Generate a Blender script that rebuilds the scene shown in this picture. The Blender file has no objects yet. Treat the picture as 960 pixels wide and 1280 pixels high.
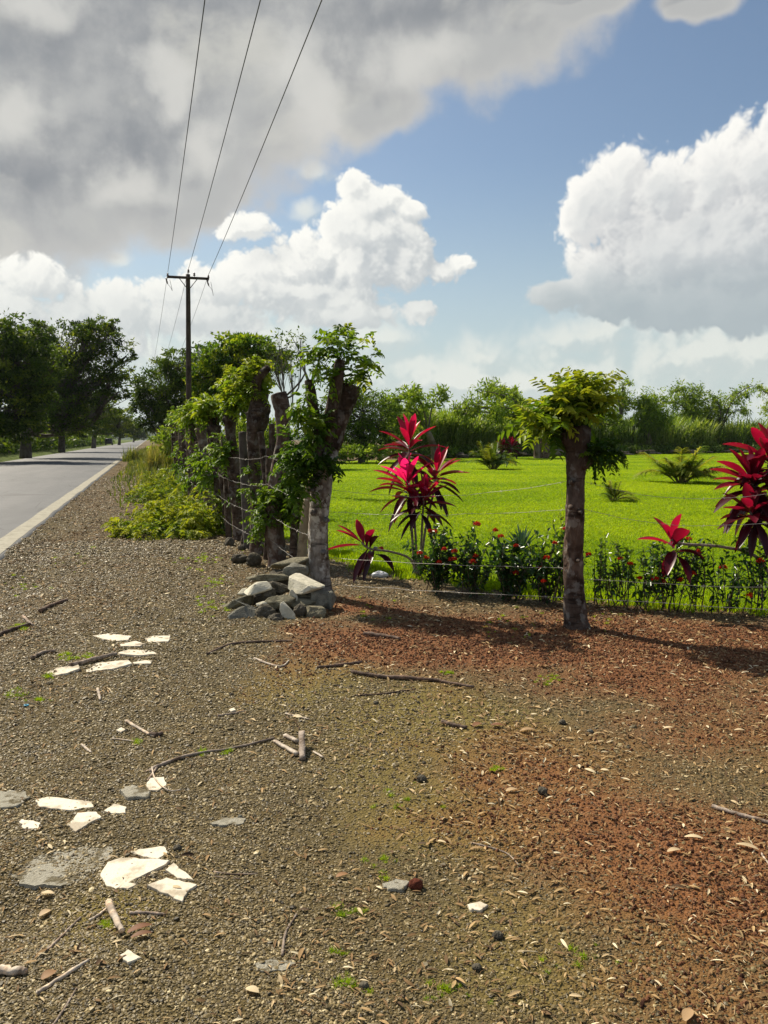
import bpy, bmesh, math, random
import numpy as np
from mathutils import Vector, Matrix
from mathutils.geometry import tessellate_polygon

SC = bpy.context.scene
COL = SC.collection
R_ = math.radians
PI = math.pi

# ------------------------------------------------------------------ camera frame
FPX = 1040.0
YAW = R_(15.8)
PITCH = math.atan(91 / 1040)
CAMH = 1.6
FH = np.array([math.sin(YAW), math.cos(YAW), 0.0])
RT = np.array([math.cos(YAW), -math.sin(YAW), 0.0])
FW = FH * math.cos(PITCH) + np.array([0, 0, -math.sin(PITCH)])
UP = np.cross(RT, FW)
CAM = np.array([0, 0, CAMH])


def ray(px, py):
    return FW + RT * ((px - 480) / FPX) + UP * ((640 - py) / FPX)


def G(px, py, z=0.0):
    d = ray(px, py)
    return CAM + d * ((z - CAMH) / d[2])


def P(px, py, depth):
    """point seen at the pixel, at this horizontal distance ahead of the viewer"""
    d = ray(px, py)
    return CAM + d * (depth / d.dot(FH))


def dep(p):
    return float(np.dot(np.asarray(p)[:2], FH[:2]))


def rngf(seed):
    return np.random.default_rng(seed)


# ------------------------------------------------------------------ noise
def _h(ix, iy, s):
    n = (ix.astype(np.int64) * 374761393 + iy.astype(np.int64) * 668265263 + s * 1442695041) & 0x7FFFFFFF
    n = ((n ^ (n >> 13)) * 1274126177) & 0x7FFFFFFF
    return ((n ^ (n >> 16)) & 0xFFFF) / 65535.0


def vn(x, y, s=0):
    x = np.asarray(x, float); y = np.asarray(y, float)
    ix = np.floor(x); iy = np.floor(y)
    fx = x - ix; fy = y - iy
    fx = fx * fx * (3 - 2 * fx); fy = fy * fy * (3 - 2 * fy)
    a = _h(ix, iy, s); b = _h(ix + 1, iy, s); c = _h(ix, iy + 1, s); d = _h(ix + 1, iy + 1, s)
    return (a * (1 - fx) + b * fx) * (1 - fy) + (c * (1 - fx) + d * fx) * fy


def fbm(x, y, o=4, s=0):
    t = 0; a = .5; n = 0
    for i in range(o):
        t = t + a * vn(np.asarray(x) * 2 ** i + 17.3 * i, np.asarray(y) * 2 ** i - 9.1 * i, s + i)
        n += a; a *= .5
    return t / n


def sst(a, b, x):
    t = np.clip((np.asarray(x, float) - a) / (b - a), 0, 1)
    return t * t * (3 - 2 * t)


# ------------------------------------------------------------------ mesh builder
class MB:
    def __init__(s):
        s.V = []; s.Q = []; s.T = []; s.C = []; s.n = 0

    def add(s, V, Q=None, T=None, tint=.5):
        V = np.asarray(V, float).reshape(-1, 3)
        if len(V) == 0:
            return
        s.V.append(V)
        if Q is not None and len(Q):
            s.Q.append(np.asarray(Q, np.int64).reshape(-1, 4) + s.n)
        if T is not None and len(T):
            s.T.append(np.asarray(T, np.int64).reshape(-1, 3) + s.n)
        t = np.asarray(tint, float)
        s.C.append(np.full(len(V), float(t)) if t.ndim == 0 else t.reshape(-1))
        s.n += len(V)

    def mesh(s, name, mat, origin=(0, 0, 0), smooth=True):
        V = np.concatenate(s.V) - np.asarray(origin, float)
        Q = np.concatenate(s.Q) if s.Q else np.zeros((0, 4), np.int64)
        T = np.concatenate(s.T) if s.T else np.zeros((0, 3), np.int64)
        me = bpy.data.meshes.new(name)
        me.vertices.add(len(V)); me.vertices.foreach_set('co', V.ravel().astype(np.float32))
        L = np.concatenate([Q.ravel(), T.ravel()])
        me.loops.add(len(L)); me.loops.foreach_set('vertex_index', L.astype(np.int32))
        st = np.concatenate([np.arange(len(Q)) * 4, len(Q) * 4 + np.arange(len(T)) * 3])
        me.polygons.add(len(st)); me.polygons.foreach_set('loop_start', st.astype(np.int32))
        me.update(calc_edges=True)
        if smooth:
            me.polygons.foreach_set('use_smooth', np.ones(len(st), bool))
        a = me.attributes.new('tint', 'FLOAT', 'POINT')
        a.data.foreach_set('value', np.concatenate(s.C).astype(np.float32))
        me.validate(clean_customdata=False)
        if mat:
            me.materials.append(mat)
        return me

    def build(s, name, mat, parent=None, origin=None, smooth=True):
        if parent is not None:
            origin = tuple(parent['_o'])
        if origin is None:
            origin = (0, 0, 0)
        o = bpy.data.objects.new(name, s.mesh(name, mat, origin, smooth))
        COL.objects.link(o)
        if parent is not None:
            o.parent = parent
        else:
            o.location = origin
        return o


ROOTS = []


def thing(name, label, cat, loc, group=None):
    o = bpy.data.objects.new(name, None)
    COL.objects.link(o)
    o.empty_display_size = .2
    o.location = tuple(float(v) for v in loc)
    o['label'] = label; o['category'] = cat
    if group:
        o['group'] = group
    o['_o'] = [float(v) for v in loc]
    ROOTS.append(o)
    return o


def tag(o, label, cat, group=None):
    o['label'] = label; o['category'] = cat
    if group:
        o['group'] = group
    return o


def kind(o, k, label=None):
    o['kind'] = k
    if label:
        o['label'] = label
    return o


def nrm(a):
    a = np.asarray(a, float)
    return a / np.maximum(np.linalg.norm(a, axis=-1, keepdims=True), 1e-9)


def tube(mb, pts, rad, sides=8, tint=.5, rough=0, seed=0, cap=True, tipcap=True, captint=None):
    pts = np.asarray(pts, float); n = len(pts)
    rad = np.full(n, float(rad)) if np.ndim(rad) == 0 else np.asarray(rad, float)
    tg = nrm(np.gradient(pts, axis=0))
    u = np.cross(tg[0], [0.13, .97, .2]); u = nrm(u)
    ang = np.arange(sides) * 2 * PI / sides
    ca, sa = np.cos(ang), np.sin(ang)
    V = np.zeros((n, sides, 3))
    for i in range(n):
        u = nrm(u - tg[i] * np.dot(u, tg[i])); w = np.cross(tg[i], u)
        V[i] = pts[i] + rad[i] * (ca[:, None] * u + sa[:, None] * w)
    if rough:
        ln = np.concatenate([[0], np.cumsum(np.linalg.norm(np.diff(pts, axis=0), axis=1))])
        A = ang[None, :] + 0 * ln[:, None]; Ls = ln[:, None] + 0 * A
        r0 = rad.max()
        # periodic lookup so the seam stays closed
        f = fbm(np.cos(A) * 1.6 + 5 + seed, np.sin(A) * 1.6 + Ls / r0 * .55, 4, seed) - .5
        f2 = fbm(np.cos(A) * 5 + 9 + seed, np.sin(A) * 5 + Ls / r0 * 3.2, 3, seed + 5) - .5
        V += nrm(V - pts[:, None]) * ((f * 1.5 + f2 * .55) * rough * rad[:, None])[..., None]
    idx = np.arange(n * sides).reshape(n, sides)
    Q = np.stack([idx[:-1], np.roll(idx[:-1], -1, 1), np.roll(idx[1:], -1, 1), idx[1:]], -1).reshape(-1, 4)
    VV = V.reshape(-1, 3); T = []
    ti = np.full(len(VV), float(tint)) if np.ndim(tint) == 0 else np.repeat(np.asarray(tint, float), sides)
    if cap:
        VV = np.concatenate([VV, pts[:1] - tg[0] * rad[0] * .1, pts[-1:] + tg[-1] * rad[-1] * .15])
        ct = ti[-1] if captint is None else captint
        ti = np.concatenate([ti, [ti[0], ct]])
        a, b = n * sides, n * sides + 1
        for k in range(sides):
            T.append((idx[0, (k + 1) % sides], idx[0, k], a)); T.append((idx[-1, k], idx[-1, (k + 1) % sides], b))
    mb.add(VV, Q, T, ti)


def curve(pts, n):
    """smooth polyline through the points"""
    pts = np.asarray(pts, float)
    if len(pts) == 2:
        t = np.linspace(0, 1, n)[:, None]
        return pts[0] * (1 - t) + pts[1] * t
    k = np.linspace(0, len(pts) - 1, n)
    i = np.clip(np.floor(k).astype(int), 0, len(pts) - 2); f = (k - i)[:, None]
    p0 = pts[np.maximum(i - 1, 0)]; p1 = pts[i]; p2 = pts[i + 1]; p3 = pts[np.minimum(i + 2, len(pts) - 1)]
    return .5 * ((2 * p1) + (-p0 + p2) * f + (2 * p0 - 5 * p1 + 4 * p2 - p3) * f ** 2 + (-p0 + 3 * p1 - 3 * p2 + p3) * f ** 3)


def ip(vals, n):
    vals = np.asarray(vals, float)
    return np.interp(np.linspace(0, 1, n), np.linspace(0, 1, len(vals)), vals)


def rdir(rng, n):
    return nrm(rng.normal(size=(n, 3)))


def leaf6(mb, p, d, L, W, tint, rng, fold=.25, droop=.15, nrmup=None):
    """n folded lance leaves; p base points, d directions"""
    n = len(p)
    if n == 0:
        return
    d = nrm(d); L = np.broadcast_to(L, (n,)); W = np.broadcast_to(W, (n,))
    up = (nrmup if nrmup is not None else np.array([0, 0, 1.])) + rng.normal(size=(n, 3)) * .45
    s = nrm(np.cross(d, up)); nn = np.cross(s, d)
    Lc = L[:, None]; Wc = W[:, None]
    dz = np.array([0, 0, -1.])
    tip = p + d * Lc + dz * Lc * droop
    m1 = p + d * Lc * .3 + nn * Wc * fold; m2 = p + d * Lc * .68 + nn * Wc * fold * .8 + dz * Lc * droop * .4
    V = np.stack([p, m1 + s * Wc * .46, m2 + s * Wc * .4, tip, m2 - s * Wc * .4, m1 - s * Wc * .46], 1)
    b = np.arange(n)[:, None] * 6
    Q = np.concatenate([b + np.array([0, 1, 2, 3]), b + np.array([0, 3, 4, 5])])
    mb.add(V.reshape(-1, 3), Q, None, np.repeat(np.broadcast_to(tint, (n,)), 6))


def leaf4(mb, p, d, L, W, tint, rng, up=None):
    n = len(p)
    if n == 0:
        return
    d = nrm(d); L = np.broadcast_to(L, (n,))[:, None]; W = np.broadcast_to(W, (n,))[:, None]
    u = rng.normal(size=(n, 3)) if up is None else up + rng.normal(size=(n, 3)) * .7
    s = nrm(np.cross(d, u))
    V = np.stack([p, p + d * L * .45 + s * W * .5, p + d * L, p + d * L * .45 - s * W * .5], 1)
    Q = np.arange(n)[:, None] * 4 + np.arange(4)
    mb.add(V.reshape(-1, 3), Q, None, np.repeat(np.broadcast_to(tint, (n,)), 4))


def blades(mb, p, d, L, W, droop, tint, rng, nseg=6, chan=.2, prof=None, twist=.0, tt=None):
    """n long strap leaves that arch over; channel section of 3 verts"""
    n = len(p)
    if n == 0:
        return
    d = nrm(d)
    L = np.broadcast_to(L, (n,)).astype(float); W = np.broadcast_to(W, (n,)).astype(float)
    droop = np.broadcast_to(droop, (n,)).astype(float)
    t = np.linspace(0, 1, nseg + 1)
    if prof is None:
        prof = lambda t: np.sin(PI * np.clip(t * .93 + .06, 0, 1)) ** .8
    w = prof(t)
    h = nrm(np.cross(d, np.array([0, 0, 1.]) + rng.normal(size=(n, 3)) * twist + 1e-4))
    pos = p[:, None] + d[:, None] * (L[:, None] * t)[..., None] + np.array([0, 0, -1.]) * ((L * droop)[:, None] * t ** 2)[..., None]
    tg = nrm(d[:, None] * 1.0 + np.array([0, 0, -1.]) * (droop[:, None] * 2 * t)[..., None])
    nn = nrm(np.cross(np.broadcast_to(h[:, None], tg.shape), tg))
    ww = (W[:, None] * w)[..., None] * .5
    a = pos + h[:, None] * ww + nn * ww * chan * 2; c = pos - h[:, None] * ww + nn * ww * chan * 2
    V = np.stack([a, pos, c], 2)                       # n, seg+1, 3, 3
    m = (nseg + 1) * 3
    base = np.arange(n)[:, None, None] * m + np.arange(nseg)[None, :, None] * 3
    q1 = base + np.array([0, 1, 4, 3]); q2 = base + np.array([1, 2, 5, 4])
    tint = np.broadcast_to(tint, (n,))
    tv = np.repeat(tint, m) if tt is None else (tint[:, None, None] + (tt(t))[None, :, None] + np.zeros((n, nseg + 1, 3))).ravel()
    mb.add(V.reshape(-1, 3), np.concatenate([q1.reshape(-1, 4), q2.reshape(-1, 4)]), None, tv)


def pinnate(mb, p, d, L, nl, lw, tint, rng, droop=.35, ll=.3, six=True, spread=.9):
    """n pinnate leaves with nl leaflet pairs"""
    n = len(p)
    if n == 0:
        return
    d = nrm(d); L = np.broadcast_to(L, (n,)).astype(float)
    h = nrm(np.cross(d, np.array([0, 0, 1.]) + rng.normal(size=(n, 3)) * .35))
    t = np.linspace(.22, 1, nl)
    pos = p[:, None] + d[:, None] * (L[:, None] * t)[..., None] + np.array([0, 0, -1.]) * ((L * droop)[:, None] * t ** 2)[..., None]
    tg = nrm(d[:, None] + np.array([0, 0, -1.]) * (2 * droop * t)[None, :, None])
    tint = np.broadcast_to(tint, (n,))
    for sg in (-1, 1):
        ld = nrm(tg * .55 + sg * h[:, None] * spread + rng.normal(size=pos.shape) * .14 + np.array([0, 0, -.18]))
        sz = (L[:, None] * ll * (.75 + .5 * np.sin(PI * (t * .8 + .1))[None]) * (1 + .15 * rng.normal(size=pos.shape[:2]))).ravel()
        tv = np.repeat(tint, nl) + rng.normal(size=n * nl) * .05
        f = leaf6 if six else leaf4
        f(mb, pos.reshape(-1, 3), ld.reshape(-1, 3), sz, sz * lw, tv, rng)
    # rachis as a thin strip
    blades(mb, p, d, L, L * .012 + .0015, droop, tint * .7, rng, nseg=3, prof=lambda t: 1 - .6 * t)


# ------------------------------------------------------------------ materials
class NT:
    def __init__(s, tree):
        s.t = tree

    def n(s, typ, **kw):
        x = s.t.nodes.new(typ)
        for k, v in kw.items():
            setattr(x, k, v)
        return x

    def set(s, sock, v):
        if hasattr(v, 'is_output') or isinstance(v, bpy.types.NodeSocket):
            s.t.links.new(v, sock)
        elif v is not None:
            if isinstance(v, (tuple, list)) and len(v) == 3 and sock.type == 'RGBA':
                v = (*v, 1)
            sock.default_value = v

    def math(s, op, a, b=None, c=None, clamp=False):
        x = s.n('ShaderNodeMath', operation=op, use_clamp=clamp)
        s.set(x.inputs[0], a)
        if b is not None: s.set(x.inputs[1], b)
        if c is not None: s.set(x.inputs[2], c)
        return x.outputs[0]

    def vm(s, op, a, b=None, c=None, scale=None):
        x = s.n('ShaderNodeVectorMath', operation=op)
        s.set(x.inputs[0], a)
        if b is not None: s.set(x.inputs[1], b)
        if c is not None: s.set(x.inputs[2], c)
        if scale is not None: s.set(x.inputs['Scale'], scale)
        return x.outputs['Value'] if op in ('LENGTH', 'DOT_PRODUCT', 'DISTANCE') else x.outputs[0]

    def mr(s, v, a, b, c=0., d=1., smooth=True):
        x = s.n('ShaderNodeMapRange', interpolation_type='SMOOTHSTEP' if smooth else 'LINEAR')
        s.set(x.inputs['Value'], v)
        for k, q in zip(('From Min', 'From Max', 'To Min', 'To Max'), (a, b, c, d)):
            s.set(x.inputs[k], q)
        return x.outputs[0]

    def mix(s, f, a, b, bt='MIX'):
        x = s.n('ShaderNodeMix', data_type='RGBA', blend_type=bt)
        s.set(x.inputs['Factor'], f); s.set(x.inputs[6], a); s.set(x.inputs[7], b)
        return x.outputs[2]

    def noise(s, v, scale, detail=4, rough=.55, dist=0., dim='3D'):
        x = s.n('ShaderNodeTexNoise', noise_dimensions=dim)
        if v is not None: s.set(x.inputs['Vector'], v)
        x.inputs['Scale'].default_value = scale; x.inputs['Detail'].default_value = detail
        x.inputs['Roughness'].default_value = rough; x.inputs['Distortion'].default_value = dist
        return x.outputs[0]

    def vor(s, v, scale, feature='F1', detail=0, smooth=.5, rnd=1.):
        x = s.n('ShaderNodeTexVoronoi', feature=feature)
        if v is not None: s.set(x.inputs['Vector'], v)
        x.inputs['Scale'].default_value = scale; x.inputs['Detail'].default_value = detail
        x.inputs['Randomness'].default_value = rnd
        if feature == 'SMOOTH_F1':
            x.inputs['Smoothness'].default_value = smooth
        return x

    def attr(s, name, typ='GEOMETRY'):
        x = s.n('ShaderNodeAttribute', attribute_name=name, attribute_type=typ)
        return x.outputs['Fac']

    def ramp(s, f, stops):
        x = s.n('ShaderNodeValToRGB')
        e = x.color_ramp.elements
        while len(e) < len(stops): e.new(.5)
        for i, (p, c) in enumerate(stops):
            e[i].position = p; e[i].color = (*c, 1)
        s.set(x.inputs[0], f)
        return x.outputs[0]


def newmat(name):
    m = bpy.data.materials.new(name); m.use_nodes = True
    m.node_tree.nodes.clear()
    k = NT(m.node_tree)
    out = k.n('ShaderNodeOutputMaterial')
    return m, k, out


def principled(k, col, rough=.7, spec=.3, normal=None, metal=0.):
    b = k.n('ShaderNodeBsdfPrincipled')
    k.set(b.inputs['Base Color'], col); k.set(b.inputs['Roughness'], rough)
    b.inputs['Specular IOR Level'].default_value = spec; b.inputs['Metallic'].default_value = metal
    if normal is not None: k.set(b.inputs['Normal'], normal)
    return b


def bump(k, h, dist, strength=1.):
    x = k.n('ShaderNodeBump'); x.inputs['Distance'].default_value = dist; x.inputs['Strength'].default_value = strength
    k.set(x.inputs['Height'], h)
    return x.outputs[0]


def wpos(k):
    return k.n('ShaderNodeNewGeometry').outputs['Position']


def opos(k):
    return k.n('ShaderNodeTexCoord').outputs['Object']


def leaf_mat(name, stops, trans=.4, rough=.45, spec=.35, tcol=(1.25, 1.2, .5), inst=False, var=.25):
    m, k, out = newmat(name)
    t = k.attr('tint', 'INSTANCER' if inst == 'only' else 'GEOMETRY')
    if inst and inst != 'only':
        t = k.math('ADD', t, k.attr('itint', 'INSTANCER'))
    col = k.ramp(t, stops)
    nz = k.noise(wpos(k), 9., 2)
    col = k.mix(1., col, k.ramp(nz, [(.3, (1 - var,) * 3), (.7, (1 + var,) * 3)]), 'MULTIPLY')
    b = principled(k, col, rough, spec)
    tr = k.n('ShaderNodeBsdfTranslucent')
    k.set(tr.inputs['Color'], k.mix(1., col, tcol, 'MULTIPLY'))
    mx = k.n('ShaderNodeMixShader'); mx.inputs[0].default_value = trans
    k.t.links.new(b.outputs[0], mx.inputs[1]); k.t.links.new(tr.outputs[0], mx.inputs[2])
    k.t.links.new(mx.outputs[0], out.inputs[0])
    return m


def bark_mat(name, c0, c1, c2, ring=0., scale=14., bumpd=.012, rough=.85, lichen=0.):
    m, k, out = newmat(name)
    p = wpos(k)
    pv = k.vm('MULTIPLY', p, (1., 1., .45))
    n1 = k.noise(pv, scale, 6, .65); n2 = k.noise(p, scale * .35, 3)
    col = k.mix(k.mr(n1, .32, .68), c0, c1)
    col = k.mix(k.mr(n2, .5, .68), col, c2)
    if ring:
        zz = k.vm('MULTIPLY', p, (.6, .6, 7.))
        n3 = k.noise(zz, 3.2, 4, .6, .6)
        col = k.mix(k.math('MULTIPLY', k.mr(n3, .55, .66), ring), col, tuple(c * .32 for c in c0))
    if lichen:
        n4 = k.noise(p, 11, 5, .6)
        col = k.mix(k.math('MULTIPLY', k.mr(n4, .52, .62), lichen), col, (.5, .5, .47))
    t = k.attr('tint')
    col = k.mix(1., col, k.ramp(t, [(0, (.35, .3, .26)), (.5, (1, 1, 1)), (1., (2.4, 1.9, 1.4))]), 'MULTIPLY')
    h = k.math('ADD', n1, k.math('MULTIPLY', k.vor(pv, scale * 2.2).outputs[0], .5))
    b = principled(k, col, rough, .2, bump(k, h, bumpd))
    k.t.links.new(b.outputs[0], out.inputs[0])
    return m


def plain_mat(name, col, rough=.7, spec=.3, nscale=20., var=.2, bumpd=0., metal=0.):
    m, k, out = newmat(name)
    n = k.noise(opos(k), nscale, 5, .6)
    c = k.mix(1., col, k.ramp(n, [(.25, (1 - var,) * 3), (.75, (1 + var,) * 3)]), 'MULTIPLY')
    b = principled(k, c, rough, spec, bump(k, n, bumpd) if bumpd else None, metal)
    k.t.links.new(b.outputs[0], out.inputs[0])
    return m


M = {}
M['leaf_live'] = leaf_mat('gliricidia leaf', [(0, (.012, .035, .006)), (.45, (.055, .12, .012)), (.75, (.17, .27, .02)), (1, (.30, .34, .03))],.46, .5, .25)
M['leaf_dark'] = leaf_mat('dark tree leaf', [(0, (.018, .038, .007)), (.5, (.08, .14, .018)), (1, (.26, .31, .035))], .42, .55, .2)
M['leaf_far'] = leaf_mat('field tree leaf', [(0, (.025, .055, .01)), (.5, (.165, .26, .03)), (1, (.38, .45, .065))],.52, .55, .22)
M['leaf_brush'] = leaf_mat('cut branch leaf', [(0, (.03, .07, .01)), (.5, (.13, .21, .018)), (1, (.32, .35, .03))],.42, .6, .2)
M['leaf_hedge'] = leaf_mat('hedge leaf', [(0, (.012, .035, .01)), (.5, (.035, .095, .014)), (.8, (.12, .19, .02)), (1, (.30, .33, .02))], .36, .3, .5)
M['cordyline'] = leaf_mat('red strap leaf', [(0, (.025, .005, .008)), (.35, (.07, .006, .014)), (.7, (.34, .008, .045)), (1, (.72, .03, .21))], .45, .35, .45, (1.5, .7, .9), var=.15)
M['cane'] = leaf_mat('cane leaf', [(0, (.05, .09, .014)), (.5, (.15, .235, .035)), (1, (.34, .40, .10))], .45, inst=True)
M['grass'] = leaf_mat('lawn blade', [(0, (.13, .235, .004)), (.5, (.25, .39, .005)), (1, (.40, .50, .010))], .55, .5, .25, (1.2, 1.15, .4), inst=True)
M['palm'] = leaf_mat('palm leaf', [(0, (.04, .09, .012)), (.5, (.15, .23, .025)), (1, (.42, .40, .06))], .45)
M['agave'] = leaf_mat('agave leaf', [(0, (.04, .09, .06)), (1, (.12, .2, .14))], .1)
M['drygrass'] = leaf_mat('tall grass', [(0, (.06, .1, .02)), (.5, (.17, .21, .04)), (1, (.4, .34, .12))], .35)
M['flower'] = leaf_mat('red flower', [(0, (.30, .008, .006)), (1, (.60, .055, .015))], .3, .5, .2, (1.2, .7, .6), var=.1)
M['bark_hero'] = bark_mat('grey mottled bark', (.13, .11, .095), (.29, .27, .25), (.07, .046, .034), .85, 17, .02, lichen=.7)
M['bark_post'] = bark_mat('ringed dark bark', (.058, .036, .026), (.125, .092, .074), (.03, .016, .010), .85, 15, .016, lichen=.22)
M['bark_brown'] = bark_mat('brown bark', (.062, .037, .024), (.15, .108, .082), (.03, .017, .011), .7, 14, .022, lichen=.22)
M['bark_grey'] = bark_mat('grey bark', (.11, .095, .085), (.2, .18, .165), (.06, .045, .035), .5, 12, .01)
M['bark_pink'] = bark_mat('pinkish peeling bark', (.10, .062, .046), (.22, .16, .13), (.045, .025, .018), .6, 12, .022, lichen=.3)
M['bark_far'] = bark_mat('distant bark', (.09, .075, .06), (.16, .14, .12), (.06, .045, .035), 0, 4, .02)
M['stake'] = bark_mat('pale stake', (.3, .24, .15), (.4, .33, .22), (.2, .15, .1), .2, 18, .004)
M['stick'] = bark_mat('dry stick', (.2, .155, .12), (.36, .3, .25), (.12, .085, .06), 0, 40, .003)
M['stick_pale'] = bark_mat('bleached stick', (.4, .33, .26), (.56, .5, .42), (.28, .22, .17), 0, 40, .003)
M['stick_dark'] = bark_mat('dark stick', (.09, .06, .045), (.17, .125, .1), (.06, .04, .03), 0, 40, .004)
M['twig'] = bark_mat('green twig', (.12, .12, .05), (.2, .2, .09), (.08, .07, .04), 0, 30, .002)
M['wire'] = plain_mat('galvanised wire', (.34, .32, .3), .45, .5, 60, .3, metal=.5)
M['cable'] = plain_mat('power cable', (.03, .03, .032), .5, .3, 5, .2)
M['pole'] = bark_mat('creosoted pole', (.05, .035, .03), (.085, .06, .05), (.035, .025, .02), .2, 7, .006)
M['iron'] = plain_mat('dark iron', (.06, .055, .05), .55, .4, 20, .3)
M['ceramic'] = plain_mat('brown insulator', (.1, .06, .05), .3, .5, 20, .2)

# ------------------------------------------------------------------ camera, sun, sky
cam = bpy.data.objects.new('camera', bpy.data.cameras.new('camera')); COL.objects.link(cam)
cam.location = CAM
cam.matrix_world = Matrix(((RT[0], UP[0], -FW[0], 0), (RT[1], UP[1], -FW[1], 0), (RT[2], UP[2], -FW[2], CAMH), (0, 0, 0, 1)))
cam.data.sensor_fit = 'VERTICAL'; cam.data.sensor_height = 36
cam.data.lens = 36 * FPX / 1280
cam.data.clip_start = .05; cam.data.clip_end = 9000
SC.camera = cam

SUN_AZ = YAW - R_(46); SUN_EL = R_(46)
sd = Vector((math.sin(SUN_AZ) * math.cos(SUN_EL), math.cos(SUN_AZ) * math.cos(SUN_EL), math.sin(SUN_EL)))
sl = bpy.data.lights.new('sun', 'SUN'); sl.energy = 4.9; sl.angle = R_(.5); sl.color = (1, .90, .73)
so = bpy.data.objects.new('sun', sl); COL.objects.link(so)
so.rotation_euler = (-sd).to_track_quat('-Z', 'Y').to_euler(); so.location = (0, 0, 60)

SC.view_settings.view_transform = 'Standard'; SC.view_settings.look = 'None'
SC.view_settings.exposure = EXPOSURE = .55; SC.view_settings.gamma = 1
SC.render.engine = 'CYCLES'
cy = SC.cycles
cy.max_bounces = 6; cy.diffuse_bounces = 3; cy.glossy_bounces = 2; cy.transmission_bounces = 3; cy.transparent_max_bounces = 4
cy.caustics_reflective = False; cy.caustics_refractive = False
cy.use_denoising = True
cy.sample_clamp_indirect = 6

W = bpy.data.worlds.new('World'); SC.world = W; W.use_nodes = True
wt = W.node_tree; wt.nodes.clear()
k = NT(wt)
wout = k.n('ShaderNodeOutputWorld')
bg = k.n('ShaderNodeBackground'); bg.inputs['Strength'].default_value = .1
k.t.links.new(bg.outputs[0], wout.inputs[0])
sky = k.n('ShaderNodeTexSky', sky_type='NISHITA'); sky.sun_disc = False
sky.sun_elevation = SUN_EL; sky.sun_rotation = SUN_AZ
sky.altitude = 10; sky.air_density = 1.0; sky.dust_density = 1.2; sky.ozone_density = 2.0


SKYMUL = (.68, .70, .68)


def azel(px, py):
    d = ray(px, py); d = d / np.linalg.norm(d)
    return math.atan2(d.dot(RT), d.dot(FH)), math.asin(d[2])


def cloud_group(name, blobs, octs, soft_n, warp=.05, kk=.25):
    """density of a cloud at sky position (azimuth, elevation): merged lobes with billowing edges"""
    g = bpy.data.node_groups.new(name, 'ShaderNodeTree')
    g.interface.new_socket('p', in_out='INPUT', socket_type='NodeSocketVector')
    g.interface.new_socket('D', in_out='OUTPUT', socket_type='NodeSocketFloat')
    g.interface.new_socket('B', in_out='OUTPUT', socket_type='NodeSocketFloat')
    k = NT(g)
    gi = k.n('NodeGroupInput'); go = k.n('NodeGroupOutput')
    p = gi.outputs[0]
    wn = k.n('ShaderNodeTexNoise', noise_dimensions='2D'); wn.inputs['Scale'].default_value = 7; wn.inputs['Detail'].default_value = 3
    k.set(wn.inputs['Vector'], p)
    wv = k.vm('SUBTRACT', wn.outputs['Color'], (.5, .5, .5))
    pw = k.vm('MULTIPLY_ADD', wv, (warp, warp * .7, 0), p)
    acc = None
    for (cx, cy_, rx, ry) in blobs:
        a, e = azel(cx, cy_)
        rxr = rx / FPX * math.cos(a) ** 2 / max(math.cos(e), .2); ryr = ry / FPX
        q = k.vm('MULTIPLY_ADD', pw, (1 / rxr, 1 / ryr, 0), (-a / rxr, -e / ryr, 0))
        l = k.vm('LENGTH', q)
        acc = l if acc is None else k.math('SMOOTH_MIN', acc, l, kk)
    d = acc
    tot = 0
    pp = k.vm('MULTIPLY_ADD', wv, (.03, .03, 0), p)
    for i, (s_, am) in enumerate(octs):          # billows: folded noise, round lobes and sharp creases
        nz = k.noise(k.vm('ADD', pp, (1.37 * i + 3, 2.11 * i, 0)), s_, 0, .5, dim='2D')
        f = k.math('ABSOLUTE', k.math('SUBTRACT', nz, .5))
        f = k.math('SQRT', k.math('MULTIPLY_ADD', f, f, .0006))
        d = k.math('MULTIPLY_ADD', f, -am * 4, d); tot += am * 4 * .13
    nz = k.noise(p, 24, 6, .62, dim='2D')
    d = k.math('MULTIPLY_ADD', nz, -soft_n, d)
    D = k.math('SUBTRACT', 1 - tot - soft_n * .5, d)
    k.t.links.new(D, go.inputs[0])
    B = k.math('SUBTRACT', 1., acc)
    k.t.links.new(B, go.inputs[1])
    return g


BR = [(765, 245, 48, 55), (740, 265, 28, 45), (830, 235, 60, 50), (890, 225, 55, 45), (950, 215, 60, 60), (968, 150, 30, 45),
      (1020, 190, 70, 90), (830, 310, 105, 85), (940, 310, 110, 100), (1040, 320, 120, 100), (755, 350, 55, 45), (700, 376, 48, 20),
      (770, 385, 80, 26), (870, 385, 120, 34), (980, 385, 110, 40)]
BM = [(447, 228, 25, 22), (468, 252, 42, 26), (430, 285, 38, 34), (475, 290, 45, 36), (395, 318, 46, 30), (360, 335, 40, 26), (445, 335, 70, 36),
      (322, 345, 42, 30), (270, 362, 48, 32), (215, 375, 48, 26), (150, 388, 55, 30), (85, 392, 55, 26), (20, 400, 60, 40), (380, 372, 120, 32), (250, 400, 110, 26), (430, 395, 90, 20), (80, 420, 110, 26), (500, 330, 34, 40), (505, 265, 22, 16),
      (565, 328, 24, 15), (540, 340, 26, 14), (310, 282, 30, 18), (520, 384, 26, 10), (40, 350, 55, 26)]
BU = [(60, 90, 300, 190), (330, 40, 230, 120), (250, 120, 150, 110), (560, 35, 170, 70), (470, 125, 55, 42), (720, 5, 80, 24), (70, 255, 190, 72),
      (215, 215, 120, 85), (-100, 200, 220, 150), (890, 0, 50, 22), (300, -120, 520, 130)]
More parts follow.
